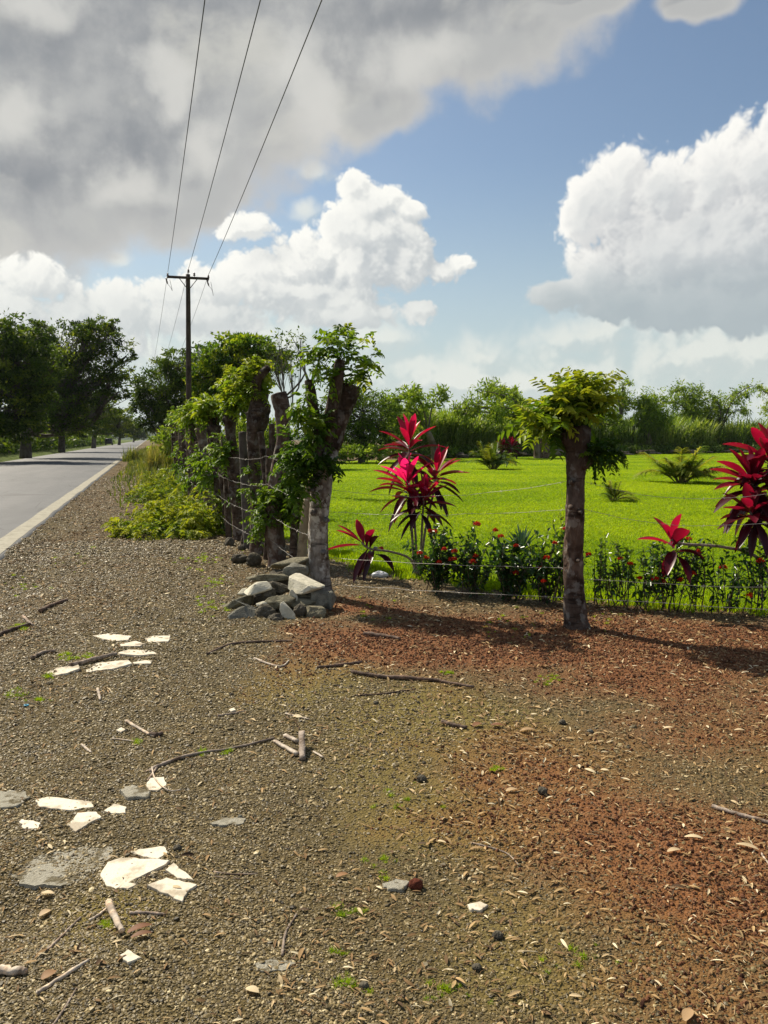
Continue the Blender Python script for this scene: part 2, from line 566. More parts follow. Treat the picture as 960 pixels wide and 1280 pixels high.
BH = [(480, 425, 40, 30), (610, 435, 45, 22), (740, 425, 90, 30), (870, 440, 110, 40), (560, 470, 140, 36), (120, 430, 160, 45), (300, 430, 140, 40),
      (960, 450, 120, 60), (700, 480, 200, 30), (30, 470, 200, 60), (380, 265, 22, 12), (385, 205, 26, 12), (150, 332, 16, 9)]

d = k.n('ShaderNodeTexCoord').outputs['Generated']
sx = k.vm('DOT_PRODUCT', d, tuple(RT)); sy = k.vm('DOT_PRODUCT', d, tuple(FH)); sep = k.n('ShaderNodeSeparateXYZ'); k.set(sep.inputs[0], d)
az = k.math('ARCTAN2', sx, sy); el = k.math('ARCSINE', sep.outputs['Z'])
cb = k.n('ShaderNodeCombineXYZ'); k.set(cb.inputs[0], az); k.set(cb.inputs[1], el)
p = cb.outputs[0]


def use(g, p):
    x = k.n('ShaderNodeGroup'); x.node_tree = g
    k.set(x.inputs[0], p)
    return x.outputs[0], x.outputs[1]


def lit(g, offs, p=p):
    """density, lobe depth and how much of the density falls away towards the sun (two step lengths)"""
    D0, B0 = use(g, p); acc = None
    for off, lo, hi, w in offs:
        D1, _ = use(g, k.vm('ADD', p, off))
        l = k.mr(k.math('SUBTRACT', D0, D1), lo, hi, 0, w)
        acc = l if acc is None else k.math('ADD', acc, l)
    return D0, B0, acc


# open sky: Nishita, veiled by thin bright humidity near the horizon
base = k.mix(1., sky.outputs[0], SKYMUL, 'MULTIPLY')
CL = 10.0 / 2 ** EXPOSURE
def lc(r, g_, b): return tuple(CL * ((c / 255 + .055) / 1.055) ** 2.4 for c in (r, g_, b))
veil = k.math('MULTIPLY', k.mr(el, -.02, .33, 1., 0.), .85)
base = k.mix(veil, base, lc(198, 214, 214))
# general broken cloud away from the modelled ones
gn = k.noise(k.vm('MULTIPLY', d, (1, 1, 2.2)), 2.6, 5, .6)
away = k.mr(k.math('ABSOLUTE', az), .62, .95)
base = k.mix(k.math('MULTIPLY', k.mr(gn, .47, .62), away), base, lc(205, 207, 208))

gH = cloud_group('horizon_cloud', BH, [(16, .3), (37, .2), (80, .1)], .9, .08)
DH, BHo, LH = lit(gH, [((-.014, .014, 0), -.25, .3, 1.)])
aH = k.math('MULTIPLY', k.mr(DH, -.5, .9), .75)
base = k.mix(aH, base, k.mix(LH, lc(206, 214, 211), lc(238, 239, 230)))

gU = cloud_group('grey_cloud', BU, [(5, .12), (12, .08), (27, .05)], .4, .12, .4)
DU, BUo, LU = lit(gU, [((.04, -.03, 0), -.42, .46, .6), ((.010, -.008, 0), -.14, .16, .4)])
aU = k.mr(DU, -.12, .32)
un = k.noise(k.vm('MULTIPLY', p, (1., 1.7, 1.)), 5., 5, .55, .3, dim='2D')
cU = k.mix(LU, lc(143, 147, 152), lc(184, 185, 184))
cU = k.mix(k.math('MULTIPLY', k.mr(un, .47, .72), .8), cU, lc(206, 205, 198))
gP = cloud_group('cloud_breaks', [(15, 145, 60, 40), (160, 232, 75, 30), (70, 5, 70, 22), (395, 110, 70, 60), (520, 60, 60, 40), (250, 170, 40, 40), (190, 120, 30, 40)], [(9, .2), (21, .12)], .7, .12, .3)
DP, _ = use(gP, p)
cU = k.mix(k.math('MULTIPLY', k.mr(DP, -.1, .8), .85), cU, lc(214, 213, 208))
cU = k.mix(k.math('MULTIPLY', k.mr(DU, .55, .0), .8), cU, lc(204, 202, 199))
base = k.mix(aU, base, cU)

gM = cloud_group('middle_cumulus', BM, [(15, .3), (34, .22), (75, .13), (160, .07)], .35, .05)
DM, BMo, LM = lit(gM, [((-.03, .032, 0), -.7, .75, .5), ((-.008, .009, 0), -.3, .3, .5)])
aM = k.mr(DM, -.06, .26)
cM = k.mix(LM, lc(190, 196, 200), lc(255, 254, 247))
core = k.mr(DM, .3, 1.1)
cM = k.mix(k.math('MULTIPLY', core, .25), cM, lc(200, 205, 208))
eb = k.mr(el, .13, .20, 1., 0.)
cM = k.mix(k.math('MULTIPLY', eb, .5), cM, lc(208, 214, 213))
base = k.mix(aM, base, cM)

gR = cloud_group('right_cumulus', BR, [(12, .3), (27, .2), (60, .12), (130, .07)], .3, .05)
DR, BRo, LR = lit(gR, [((-.04, .04, 0), -.7, .8, .5), ((-.009, .01, 0), -.28, .3, .5)])
aR = k.mr(DR, -.05, .22)
cR = k.mix(LR, lc(186, 190, 195), lc(255, 253, 247))
core = k.mr(DR, .2, 1.)
cR = k.mix(k.math('MULTIPLY', core, .5), cR, lc(186, 193, 198))
eb = k.mr(k.math('MULTIPLY_ADD', k.noise(p, 9, 4, .6, dim='2D'), -.06, el), .10, .19, 1., 0.)
cR = k.mix(k.math('MULTIPLY', eb, .92), cR, lc(172, 184, 189))
base = k.mix(aR, base, cR)
k.set(bg.inputs['Color'], base)
W.cycles.sampling_method = 'MANUAL'; W.cycles.sample_map_resolution = 256

# ------------------------------------------------------------------ ground
LA, LB = G(410, 694)[:2], G(960, 763)[:2]
ln_ = (LB - LA) / np.linalg.norm(LB - LA); ln_n = np.array([-ln_[1], ln_[0]])


def lawn_d(x, y):
    return (np.asarray(x) - LA[0]) * ln_n[0] + (np.asarray(y) - LA[1]) * ln_n[1]


HOLE = G(5, 1150)[:2]
FA, FB = G(400, 742)[:2], G(224, 601)[:2]           # fence line, near tree to far end
fdir = (FB - FA) / np.linalg.norm(FB - FA); flen = np.linalg.norm(FB - FA)


def H(x, y):
    x = np.asarray(x, float); y = np.asarray(y, float)
    dd = x * FH[0] + y * FH[1]
    h = .05 * (fbm(x * .7 + 3, y * .7, 3, 3) - .5) + .022 * (fbm(x * 3.1, y * 3.1, 4, 8) - .5)
    m = (1 - sst(9.5, 14, dd)) * (1 - sst(-.9, -.1, lawn_d(x, y)))
    h = h * m
    h = h - .06 * np.exp(-((x - HOLE[0]) ** 2 + (y - HOLE[1]) ** 2) / .05)
    h = h - .09 * sst(-2.0, -2.15, x) * sst(-12, -9.6, x) + .03 * np.exp(-((x + 1.9) / .14) ** 2) * (.4 + 1.2 * vn(y * 1.7, x * 0, 6)) - .035 * np.exp(-((x + 1.45) / .22) ** 2)
    return h


def GH(px, py):
    p = G(px, py)
    for _ in range(2):
        p = G(px, py, float(H(p[0], p[1])))
    return p


def axis(segs):
    out = [segs[0][0]]
    for a, b, s0, s1 in segs:
        x = a
        while x < b - 1e-6:
            f = (x - a) / (b - a); x = x + s0 * (s1 / s0) ** f; out.append(min(x, b))
    return np.array(out)


ax = axis([(-3000, -40, 400, 8), (-40, -3.5, 6, .12), (-3.5, -2.4, .1, .03), (-2.4, 5.5, .025, .025), (5.5, 60, .1, 6), (60, 3000, 8, 400)])
ay = axis([(-200, .3, 40, .3), (.3, 6, .022, .022), (6, 13, .025, .07), (13, 60, .1, 3), (60, 5000, 4, 500)])
X, Y = np.meshgrid(ax, ay)
Z = H(X, Y)


def gz(specs):
    f = np.zeros_like(X)
    for px, py, rx, ry, w in specs:
        c = G(px, py)
        f = np.maximum(f, w * np.exp(-(((X - c[0]) * RT[0] + (Y - c[1]) * RT[1]) / rx) ** 2 - (((X - c[0]) * FH[0] + (Y - c[1]) * FH[1]) / ry) ** 2))
    return f


red = gz([(640, 800, 1.9, 1.0, 1.1), (480, 800, .7, .6, .95), (850, 805, 1.7, 1.1, 1.), (800, 850, 1.2, .7, .8), (960, 870, 1, 1, .65), (460, 760, .8, .5, .8),
          (870, 1140, .45, .55, .45), (960, 1040, .5, .6, .52), (960, 1230, .4, .4, .4), (720, 1050, .45, .45, .3), (1150, 900, 2, 3, .8), (1100, 1150, .6, 1, .7), (900, 1080, 1.0, 1.7, .6), (760, 960, 1.1, .9, .5), (900, 920, 1., .8, .62), (700, 1160, .4, .5, .3)])
moss = gz([(540, 900, .8, .8, .9), (400, 850, .5, .8, .7), (580, 1010, .6, .6, .7), (470, 960, .5, .5, .6), (300, 700, .6, 1.2, .3), (120, 1150, .25, .2, .6),
           (700, 950, .8, .6, .6), (420, 1180, .5, .4, .4), (640, 1160, .5, .4, .55), (860, 1160, .7, .7, .5), (650, 1220, .5, .3, .6), (900, 980, .8, .7, .4), (1100, 1000, .8, 1.5, .7)])
litter = np.maximum(gz([(60, 760, .9, 3.0, .9), (130, 660, .6, 5, .9), (160, 610, .5, 9, 1), (420, 740, 1.2, 1., .9), (330, 690, .9, 2.5, 1), (700, 765, 2.4, .5, .9), (1000, 790, 2, .6, .8)]), 0)
litter = np.maximum(litter, sst(14, 22, X * FH[0] + Y * FH[1]) * .7)
nse = fbm(X * 1.6 + 11, Y * 1.6, 4, 21)
gv = np.clip(np.stack([red, moss, litter]) + (nse - .5) * .8 * (np.stack([red, moss, litter]) > .03), 0, 1)
nxx, nyy = len(ax), len(ay)
idx = np.arange(nxx * nyy).reshape(nyy, nxx)
Qg = np.stack([idx[:-1, :-1], idx[:-1, 1:], idx[1:, 1:], idx[1:, :-1]], -1).reshape(-1, 4)
mb = MB(); mb.add(np.stack([X, Y, Z], -1).reshape(-1, 3), Qg)

m, k, out = newmat('roadside earth')
ps = wpos(k)
ar, am, al = k.attr('red'), k.attr('moss'), k.attr('litter')
n1 = k.noise(ps, 3.0, 6, .6); n2 = k.noise(ps, 22, 6, .65); n3 = k.noise(ps, 90, 3, .6)
vc = k.vor(ps, 85); vc2 = k.vor(ps, 160)
gravel = k.mix(n2, (.045, .034, .014), (.12, .09, .038))
gravel = k.mix(k.mr(n1, .4, .66), gravel, (.12, .086, .032))
sepc = k.n('ShaderNodeSeparateColor'); k.set(sepc.inputs[0], vc.outputs['Color'])
gravel = k.mix(k.math('MULTIPLY', k.mr(sepc.outputs[0], .2, 1.), .5), gravel, (.17, .14, .085))
redc = k.mix(n2, (.13, .045, .016), (.25, .105, .040))
redc = k.mix(k.math('MULTIPLY', k.mr(sepc.outputs[1], .6, 1.), .5), redc, (.27, .15, .085))
mossc = k.mix(n2, (.115, .09, .025), (.21, .165, .05))
litc = k.mix(n3, (.07, .048, .024), (.17, .12, .06))
col = k.mix(k.mr(am, .15, .75), gravel, mossc)
col = k.mix(k.math('MULTIPLY', k.mr(al, .15, .8), .75), col, litc)
col = k.mix(k.math('MULTIPLY', k.mr(ar, .12, .8), .93), col, redc)
hh = k.math('ADD', k.math('MULTIPLY', vc.outputs[0], -.6), k.math('MULTIPLY', n2, .9))
hh = k.math('ADD', hh, k.math('MULTIPLY', vc2.outputs[0], -.3))
b = principled(k, col, .9, .15, bump(k, hh, .012))
k.t.links.new(b.outputs[0], out.inputs[0])
M['ground'] = m
ground = mb.build('ground', m)
for nm, arr in zip(('red', 'moss', 'litter'), gv):
    a = ground.data.attributes.new(nm, 'FLOAT', 'POINT'); a.data.foreach_set('value', arr.ravel().astype(np.float32))
kind(ground, 'structure', 'dark gravelly roadside earth with a patch of red soil')

# ------------------------------------------------------------------ lawn
front = [(300, 655), (352, 672), (410, 694), (470, 711), (525, 722), (610, 735), (700, 746), (830, 757), (960, 763), (1150, 778)]
fr = np.array([G(*q)[:2] for q in front])
frs = []
for i in range(len(fr) - 1):
    for t in np.linspace(0, 1, 14, endpoint=False):
        q = fr[i] * (1 - t) + fr[i + 1] * t
        frs.append(q + ln_n * (.22 * (vn(q[0] * 3.1, q[1] * 3.1, 4) - .5)))
poly = [tuple(q) for q in frs] + [tuple(G(1500, 700)[:2]), (130, 25), tuple(G(1300, 563.0)[:2]), tuple(G(900, 566.0)[:2]), tuple(G(600, 572)[:2]), tuple(G(420, 577)[:2]), tuple(G(330, 585)[:2]), tuple(G(272, 606)[:2])]
tris = tessellate_polygon([[Vector((a, b_, 0)) for a, b_ in poly]])
mb = MB(); mb.add([(a, b_, .006) for a, b_ in poly], None, tris)
m, k, out = newmat('mown lawn')
ps = wpos(k)
n1 = k.noise(ps, .5, 5, .6); n2 = k.noise(ps, 14, 6, .7); n3 = k.noise(ps, 120, 3, .7)
c = k.mix(k.mr(n2, .3, .7), (.10, .19, .003), (.20, .315, .005))
c = k.mix(k.mr(n1, .35, .7), c, (.24, .32, .008))
c = k.mix(k.math('MULTIPLY', k.mr(n3, .58, .7), .5), c, (.32, .42, .03))
c = k.mix(k.math('MULTIPLY', k.mr(n3, .45, .3), .7), c, (.06, .13, .004))
b = principled(k, c, .8, .15, bump(k, k.math('ADD', n3, n2), .03))
k.t.links.new(b.outputs[0], out.inputs[0])
lawn = mb.build('lawn', m); kind(lawn, 'structure', 'bright green mown lawn')
LAWN_POLY = np.array(poly)


def in_poly(x, y, pl):
    r = np.zeros(len(x), bool); n = len(pl); j = n - 1
    for i in range(n):
        c = ((pl[i, 1] > y) != (pl[j, 1] > y)) & (x < (pl[j, 0] - pl[i, 0]) * (y - pl[i, 1]) / (pl[j, 1] - pl[i, 1] + 1e-12) + pl[i, 0])
        r ^= c; j = i
    return r


# ------------------------------------------------------------------ road
RX0, RX1, RX2 = -9.6, -2.24, -1.95
ys = np.concatenate([np.linspace(-15, 40, 160), np.geomspace(41, 2500, 90)])
wob = .035 * (fbm(ys * .9, ys * 0 + 2, 4, 31) - .5) * 2
mb = MB()
rows = []
for xx, zz, wf in ((RX0 - .25, -.04, 0), (RX0, .05, 0), (-6.0, .10, 0), (RX2 - .01, .052, 1), (RX2 + .05, .035, 1), (RX2 + .09, -.08, 1)):
    rows.append(np.stack([xx + wob * wf, ys, np.full_like(ys, zz)], -1))
Vr = np.stack(rows, 1); n = len(ys); w_ = len(rows)
ii = np.arange(n * w_).reshape(n, w_)
mb.add(Vr.reshape(-1, 3), np.stack([ii[:-1, :-1], ii[:-1, 1:], ii[1:, 1:], ii[1:, :-1]], -1).reshape(-1, 4))
m, k, out = newmat('worn asphalt')
ps = wpos(k)
n1 = k.noise(k.vm('MULTIPLY', ps, (1, .12, 1)), 1.3, 4); n2 = k.noise(ps, 60, 4, .7)
c = k.mix(n2, (.068, .071, .076), (.12, .123, .128)); c = k.mix(k.mr(n1, .4, .7), c, (.12, .121, .124)); n4 = k.noise(k.vm('MULTIPLY', ps, (1, .35, 1)), .55, 5, .65); c = k.mix(k.math('MULTIPLY', k.mr(n4, .52, .6), .45), c, (.075, .078, .082)); c = k.mix(k.math('MULTIPLY', k.mr(k.vor(ps, .7, 'DISTANCE_TO_EDGE').outputs[0], .018, .004), .5), c, (.04, .04, .042))
b = principled(k, c, .62, .35, bump(k, n2, .006))
k.t.links.new(b.outputs[0], out.inputs[0])
kind(mb.build('road', m, smooth=False), 'structure', 'straight grey asphalt road')
mb = MB()
def road_z(x): return .10 + (x + 6.0) / (RX2 - .01 + 6.0) * (.052 - .10)
V = np.concatenate([np.stack([np.full_like(ys, RX1) + wob * .6, ys, np.full_like(ys, road_z(RX1) + .005)], -1), np.stack([np.full_like(ys, RX2 - .015) + wob, ys, np.full_like(ys, .0565)], -1)])
mb.add(V, [(i, i + n, i + n + 1, i + 1) for i in range(n - 1)])
m, k, out = newmat('worn white paint')
ps = wpos(k); n1 = k.noise(ps, 9, 6, .65); n2 = k.noise(ps, 70, 4, .7)
c = k.mix(k.mr(n1, .4, .7), (.31, .29, .225), (.20, .185, .14)); c = k.mix(k.math('MULTIPLY', k.mr(n2, .57, .68), .6), c, (.2, .19, .17))
b = principled(k, c, .7, .2); k.t.links.new(b.outputs[0], out.inputs[0])
kind(mb.build('road_marking', m, smooth=False), 'structure', 'worn white edge line of the road')
mb = MB()   # grassy verge on the far side
xs = np.array([-60, -30, -18, -13, -11, -10.3, RX0 - .1]); zs = np.array([.3, .3, .35, .3, .22, .1, -.02])
Vv = np.stack([np.stack([np.full_like(ys, a), ys, z + .12 * (fbm(ys * .3 + a, ys * .1, 3, 5) - .5)], -1) for a, z in zip(xs, zs)], 1)
w_ = len(xs); ii = np.arange(n * w_).reshape(n, w_)
mb.add(Vv.reshape(-1, 3), np.stack([ii[:-1, :-1], ii[:-1, 1:], ii[1:, 1:], ii[1:, :-1]], -1).reshape(-1, 4))
m, k, out = newmat('weedy verge')
n1 = k.noise(wpos(k), 1.5, 7, .7)
c = k.mix(k.mr(n1, .35, .65), (.035, .055, .01), (.11, .15, .02)); b = principled(k, c, .9, .1, bump(k, n1, .2))
k.t.links.new(b.outputs[0], out.inputs[0]); M['verge'] = m
kind(mb.build('verge', m), 'structure', 'weedy bank along the far side of the road')

# ------------------------------------------------------------------ live fence: trunks that sprout
def gd(px, py):
    p = GH(px, py); return p, dep(p)


def pix(pts, d):
    """list of (px, py[, depth offset]) at depth d -> points"""
    return [P(q[0], q[1], d + (q[2] if len(q) > 2 else 0)) for q in pts]


def shoots(wood, leaf, rng, base, tips, L=.26, nl=6, per=9, r=.006, tint=(.55, .85), lw=.42, droop=.35, six=True, start=.25):
    """leafy shoots: thin stems from base points to tips with pinnate leaves along them"""
    for b, t in zip(base, tips):
        b = np.asarray(b, float); t = np.asarray(t, float)
        ln = np.linalg.norm(t - b) + 1e-6
        mid = (b + t) / 2 + rng.normal(size=3) * ln * .09
        c = curve([b, mid, t], 7)
        tube(leaf if wood is None else wood, c, ip([r, r * .35], 7), 5, .12 if wood is None else .5)
        f = rng.uniform(start, 1, per); f[0] = 1
        pp = np.stack([np.interp(f, np.linspace(0, 1, 7), c[:, i]) for i in range(3)], -1)
        ax_ = nrm(t - b)
        dd = nrm(rdir(rng, per) * .85 + ax_ * .55 + np.array([0, 0, .15]))
        zt = np.clip((pp[:, 2] - pp[:, 2].min()) / max(np.ptp(pp[:, 2]), .05), 0, 1)
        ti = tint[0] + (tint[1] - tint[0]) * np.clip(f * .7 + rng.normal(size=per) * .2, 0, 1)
        pinnate(leaf, pp, dd, L * rng.uniform(.65, 1.15, per), nl, lw, ti, rng, droop, .3, six)


def blob_tips(rng, c, r, n, shell=.45):
    u = rdir(rng, n); rr = rng.uniform(shell, 1, n) ** .6
    return np.asarray(c) + u * rr[:, None] * np.asarray(r)


def blob3(px, py, rx, ry, d, dz=None):
    """ellipsoid seen at the pixel: centre and half sizes in the scene's axes"""
    s = d / FPX
    c = P(px, py, d)
    ex = rx * s; ez = ry * s; ey = ex if dz is None else dz
    return c, (ex, ey, ez)


z3_ = np.array([0, 0, 1.])
# --- hero trunk
p0, D0 = gd(400, 745)
hero = thing('pollarded_tree', 'thick grey mottled trunk with cut limbs and leafy shoots, standing behind the rock pile', 'tree', p0, 'live fence posts along the verge')
wd = MB(); lf = MB(); rng = rngf(1)
sc = D0 / FPX
tr = curve(pix([(401, 750), (400, 735), (399, 715), (398, 685), (398, 650), (400, 620), (405, 588), (410, 568), (414, 552), (416, 544)], D0), 90)
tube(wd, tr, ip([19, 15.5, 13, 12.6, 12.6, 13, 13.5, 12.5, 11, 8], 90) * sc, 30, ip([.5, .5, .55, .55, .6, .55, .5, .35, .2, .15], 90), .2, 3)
lm = [([(414, 560), (421, 532, .02), (430, 508, .05), (435, 492, .06), (438, 481, .06)], [12, 11, 11.5, 13.5, 12], .3),
      ([(409, 565), (412, 530, -.1), (417, 500, -.15), (422, 472, -.2), (425, 450, -.2)], [9, 8, 7.5, 7, 5.5], .1),
      ([(403, 590), (397, 560, -.05), (393, 520, -.1), (389, 495, -.1), (386, 475, -.1)], [8, 7.5, 7, 6.5, 5], .1)]
for pts, rr, ct in lm:
    lb_ = MB(); tube(lb_, curve(pix(pts, D0), 30), ip(rr, 30) * sc, 18, np.linspace(.42, .16, 30), .34, int(pts[0][0]), captint=.9); lb_.build('limb', M['bark_brown'], hero)  # bark tint darkens along each limb: shade put into the colour
tube(wd, curve(pix([(386, 478), (380, 462), (373, 448)], D0 - .1), 6), ip([2, .6], 6) * sc, 6, .3)
for (x, y, r) in ((392, 640, 5), (408, 650, 4), (391, 612, 4), (404, 690, 4)):   # knots
    q = P(x, y, D0 - .06); tube(wd, [q, q - FH * .06, q - FH * .09], np.array([r, r * .8, r * .4]) * sc, 10, .25, .2, x)
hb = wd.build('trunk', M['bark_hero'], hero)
A = lambda *q: np.array(pix(q, D0))
b1 = A((425, 452, -.2), (423, 470, -.2), (436, 483), (420, 490, -.15), (425, 455, -.2), (425, 450, -.2), (424, 460, -.2), (437, 485), (438, 482), (387, 478, -.1), (390, 500, -.1), (425, 450, -.2), (436, 490), (421, 480, -.15), (388, 485, -.1))
t1 = A((404, 432, -.3), (392, 450, -.3), (462, 452, .1), (440, 440, 0), (420, 420, -.4), (436, 418, -.2), (455, 425, .2), (468, 440, .1), (452, 468, .2), (378, 500, -.3), (370, 520, -.3), (410, 424, -.1), (458, 470, -.2), (402, 462, -.3), (400, 450, 0))
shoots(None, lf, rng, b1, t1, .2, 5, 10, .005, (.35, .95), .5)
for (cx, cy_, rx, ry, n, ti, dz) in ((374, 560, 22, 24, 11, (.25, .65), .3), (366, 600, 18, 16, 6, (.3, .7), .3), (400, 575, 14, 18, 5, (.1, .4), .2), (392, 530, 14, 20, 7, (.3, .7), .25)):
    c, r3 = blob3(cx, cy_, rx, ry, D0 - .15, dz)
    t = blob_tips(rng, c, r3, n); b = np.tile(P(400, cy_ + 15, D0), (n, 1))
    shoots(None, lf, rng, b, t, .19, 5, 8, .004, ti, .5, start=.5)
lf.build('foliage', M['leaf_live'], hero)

# --- tree post on the right, in front of the hedge
p1, D1 = gd(721, 784)
post = thing('pollarded_tree', 'dark ringed trunk topped by a flat tuft of yellow-green leaves, standing alone before the hedge', 'tree', p1, 'live fence posts along the lawn')
wd = MB(); lf = MB(); rng = rngf(2); sc = D1 / FPX
tr = curve(pix([(722, 790), (720, 775), (718, 740), (717, 700), (718, 660), (719, 620), (720, 590), (721, 565), (721, 545), (720, 533)], D1), 110)
tube(wd, tr, ip([19, 14.5, 12.4, 11.6, 11.6, 11.4, 11.8, 13.5, 16.5, 14], 110) * sc, 30, ip([.5, .5, .5, .6, .6, .5, .4, .25, .15, .12], 110), .36, 7, captint=.3)
for pts, rr in (([(724, 580), (734, 574), (739, 570)], [10, 9, 7]), ([(716, 560), (709, 548), (706, 540)], [9, 8, 6]), ([(726, 555), (731, 542), (733, 534)], [8, 7, 6])):
    tube(wd, curve(pix(pts, D1 - .02), 10), ip(rr, 10) * sc, 14, .2, .25, int(pts[0][0]))
for (x, y, r) in ((714, 603, 4), (724, 640, 4), (713, 634, 3.5), (722, 700, 3)):
    q = P(x, y, D1 - .07); tube(wd, [q, q - FH * .04, q - FH * .06], np.array([r, r * .8, r * .3]) * sc, 10, .35, .2, x)
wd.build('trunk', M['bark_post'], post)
head = np.array(pix([(718, 540), (712, 545), (726, 540), (722, 536)], D1))
for (cx, cy_, rx, ry, n, ti, bi) in ((738, 495, 22, 18, 9, (.6, 1.15), 2), (690, 508, 24, 18, 10, (.6, 1.1), 1), (728, 488, 8, 14, 4, (.7, 1.15), 0), (708, 500, 24, 12, 5, (.6, 1.1), 0), (670, 526, 12, 14, 3, (.5, .95), 1), (696, 528, 16, 9, 4, (.3, .7), 1), (742, 515, 14, 12, 4, (.4, .8), 2)):
    c, r3 = blob3(cx, cy_, rx, ry, D1, .22)
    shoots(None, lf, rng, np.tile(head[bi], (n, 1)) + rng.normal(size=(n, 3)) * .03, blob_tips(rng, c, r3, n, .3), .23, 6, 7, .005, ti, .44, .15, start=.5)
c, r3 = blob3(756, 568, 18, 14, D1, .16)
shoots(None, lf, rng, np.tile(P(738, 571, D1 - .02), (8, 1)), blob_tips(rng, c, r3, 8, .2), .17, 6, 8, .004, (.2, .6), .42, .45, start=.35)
lf.build('foliage', M['leaf_live'], post)

# --- the row of stumps and stakes running back along the verge
def stump(label, pts, radii, mat, d, blobs=(), rough=.5, seed=0, L=.2, name='pollarded_tree', group='live fence posts along the verge', sides=16, nl=5, cat='tree', tints=None):
    rng = rngf(seed)
    base = GH(pts[0][0], pts[0][1]); d = dep(base) if d is None else d
    s = d / FPX
    base = base if abs(dep(base) - d) < .2 else np.array([*P(pts[0][0], pts[0][1], d)[:2], 0])
    t = thing(name, label, cat, base, group)
    wd = MB(); n = 44
    c = curve(pix(pts, d), n); c[0, 2] = min(c[0, 2], -.03)
    rr_ = ip(radii, n) * s
    if rough > .15:
        rr_ = rr_ * (1 + .16 * np.sin(np.linspace(0, 9, n) + seed) + (.3 if 'pinkish split' not in label else .05) * sst(n - 9, n - 3, np.arange(n)) * (1 - .55 * sst(n - 4, n, np.arange(n))))
        for kx in range(0 if 'pinkish split' in label else 3):            # cut stubs round the head
            a_ = c[n - 2 - 2 * kx]; v_ = nrm((RT * rng.normal() + FH * rng.normal()) * .45 + np.array([0, 0, 1.])); R1 = rr_[-8]; L1 = R1 * rng.uniform(2., 4.5)
            tube(wd, curve([a_ - v_ * R1, a_ + v_ * L1 * .5 + rng.normal(size=3) * R1 * .25, a_ + v_ * L1], 9), R1 * np.linspace(.72, .3, 9), 9, .2, .5, seed + kx, captint=.7)
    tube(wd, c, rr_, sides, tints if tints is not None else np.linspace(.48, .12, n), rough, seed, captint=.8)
    wd.build('trunk', mat, t)
    if blobs:
        lf = MB()
        for (cx, cy_, rx, ry, nn, ti, fx, fy) in blobs:
            nn = int(nn * (1.5 if fy - cy_ > 8 else .8))
            cc, r3 = blob3(cx, cy_, rx, ry, d, rx * s * .9)
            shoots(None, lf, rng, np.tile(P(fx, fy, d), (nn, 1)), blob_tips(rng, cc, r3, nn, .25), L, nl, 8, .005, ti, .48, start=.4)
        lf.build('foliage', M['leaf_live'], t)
    return t


stump('pinkish split stump just left of the big grey trunk, with a pale cut face', [(347, 708), (346, 690), (342, 650), (346, 600), (354, 550), (353, 515), (347, 492)], [15, 12, 10, 10.5, 9.5, 11, 9], M['bark_pink'], None,
      [(350, 615, 26, 22, 12, (.35, .8), 348, 640), (330, 640, 16, 20, 8, (.4, .8), 344, 650), (368, 640, 16, 18, 6, (.35, .8), 350, 650)], seed=11)
stump('pale leaning wooden stake right behind the big grey trunk', [(377, 700), (380, 660), (385, 625), (388, 600)], [6, 6, 5.5, 5], M['stake'], 10.0, rough=.06, seed=12, name='fence_stake', cat='fence stake', sides=10)
stump('thin dark stake between the pinkish stump and the pale leaning stake', [(366, 704), (368, 660), (371, 610), (372, 570)], [5, 5, 4.5, 4], M['bark_brown'], 10.3, rough=.08, seed=13, name='fence_stake', cat='fence stake', sides=10)
stump('knobbly headed trunk with a tall yellow-green tuft, second left of the big grey trunk', [(322, 693), (322, 650), (318, 600), (318, 550), (323, 520), (326, 503)], [8, 8, 8, 8.5, 12, 11], M['bark_brown'], None,
      [(318, 470, 18, 26, 16, (.7, 1.), 323, 502), (300, 485, 16, 16, 7, (.55, .95), 320, 508), (316, 600, 10, 26, 6, (.4, .8), 318, 600)], seed=14)
stump('slanting grey branch post leaning against the knobbly headed trunk', [(334, 690), (328, 620), (318, 560), (311, 515)], [5, 5.5, 5, 4], M['bark_grey'], 11.9, rough=.1, seed=15, name='fence_stake', cat='fence stake', sides=10)
stump('slim pale grey post at the right edge of the cut green branches', [(310, 686), (309, 655), (306, 600), (303, 540)], [6, 6, 5.5, 5], M['bark_grey'], None, rough=.1, seed=16, name='fence_stake', cat='fence stake', sides=12)
stump('dark stump overhung by bright leaves behind the slim pale grey post', [(298, 676), (296, 640), (292, 580), (288, 540), (287, 522)], [7.5, 7, 7, 8, 7], M['bark_brown'], None,
      [(292, 490, 20, 22, 16, (.6, 1.), 288, 525), (278, 560, 12, 26, 7, (.4, .8), 292, 580), (300, 610, 10, 26, 7, (.35, .75), 295, 610)], seed=17, L=.24)
stump('leaning brown stump with scattered side leaves, fifth live post from the big trunk', [(277, 664), (275, 620), (270, 570), (267, 532)], [6, 6, 6, 6], M['bark_brown'], None,
      [(262, 510, 16, 18, 12, (.6, 1.), 267, 535), (264, 590, 10, 22, 7, (.4, .8), 271, 590)], seed=18, L=.26)
stump('two-pronged reddish stump half hidden behind the pile of cut branches', [(262, 652), (260, 610), (255, 565), (250, 535)], [5.5, 5.5, 5.5, 5], M['bark_pink'], None,
      [(246, 512, 14, 14, 8, (.55, .95), 250, 536), (254, 580, 8, 20, 5, (.4, .8), 256, 580)], seed=19, L=.28, tints=.35)
labs = ['straight brown stump standing below the utility pole', 'crooked dark stump left of the one below the utility pole', 'slender brown stump in the far cluster behind the rear cut branches',
        'stout dark stump in the far cluster, rising from green weeds', 'thin reddish stump in the far cluster, leaning to the road', 'last and most distant stump at the road end of the live fence']
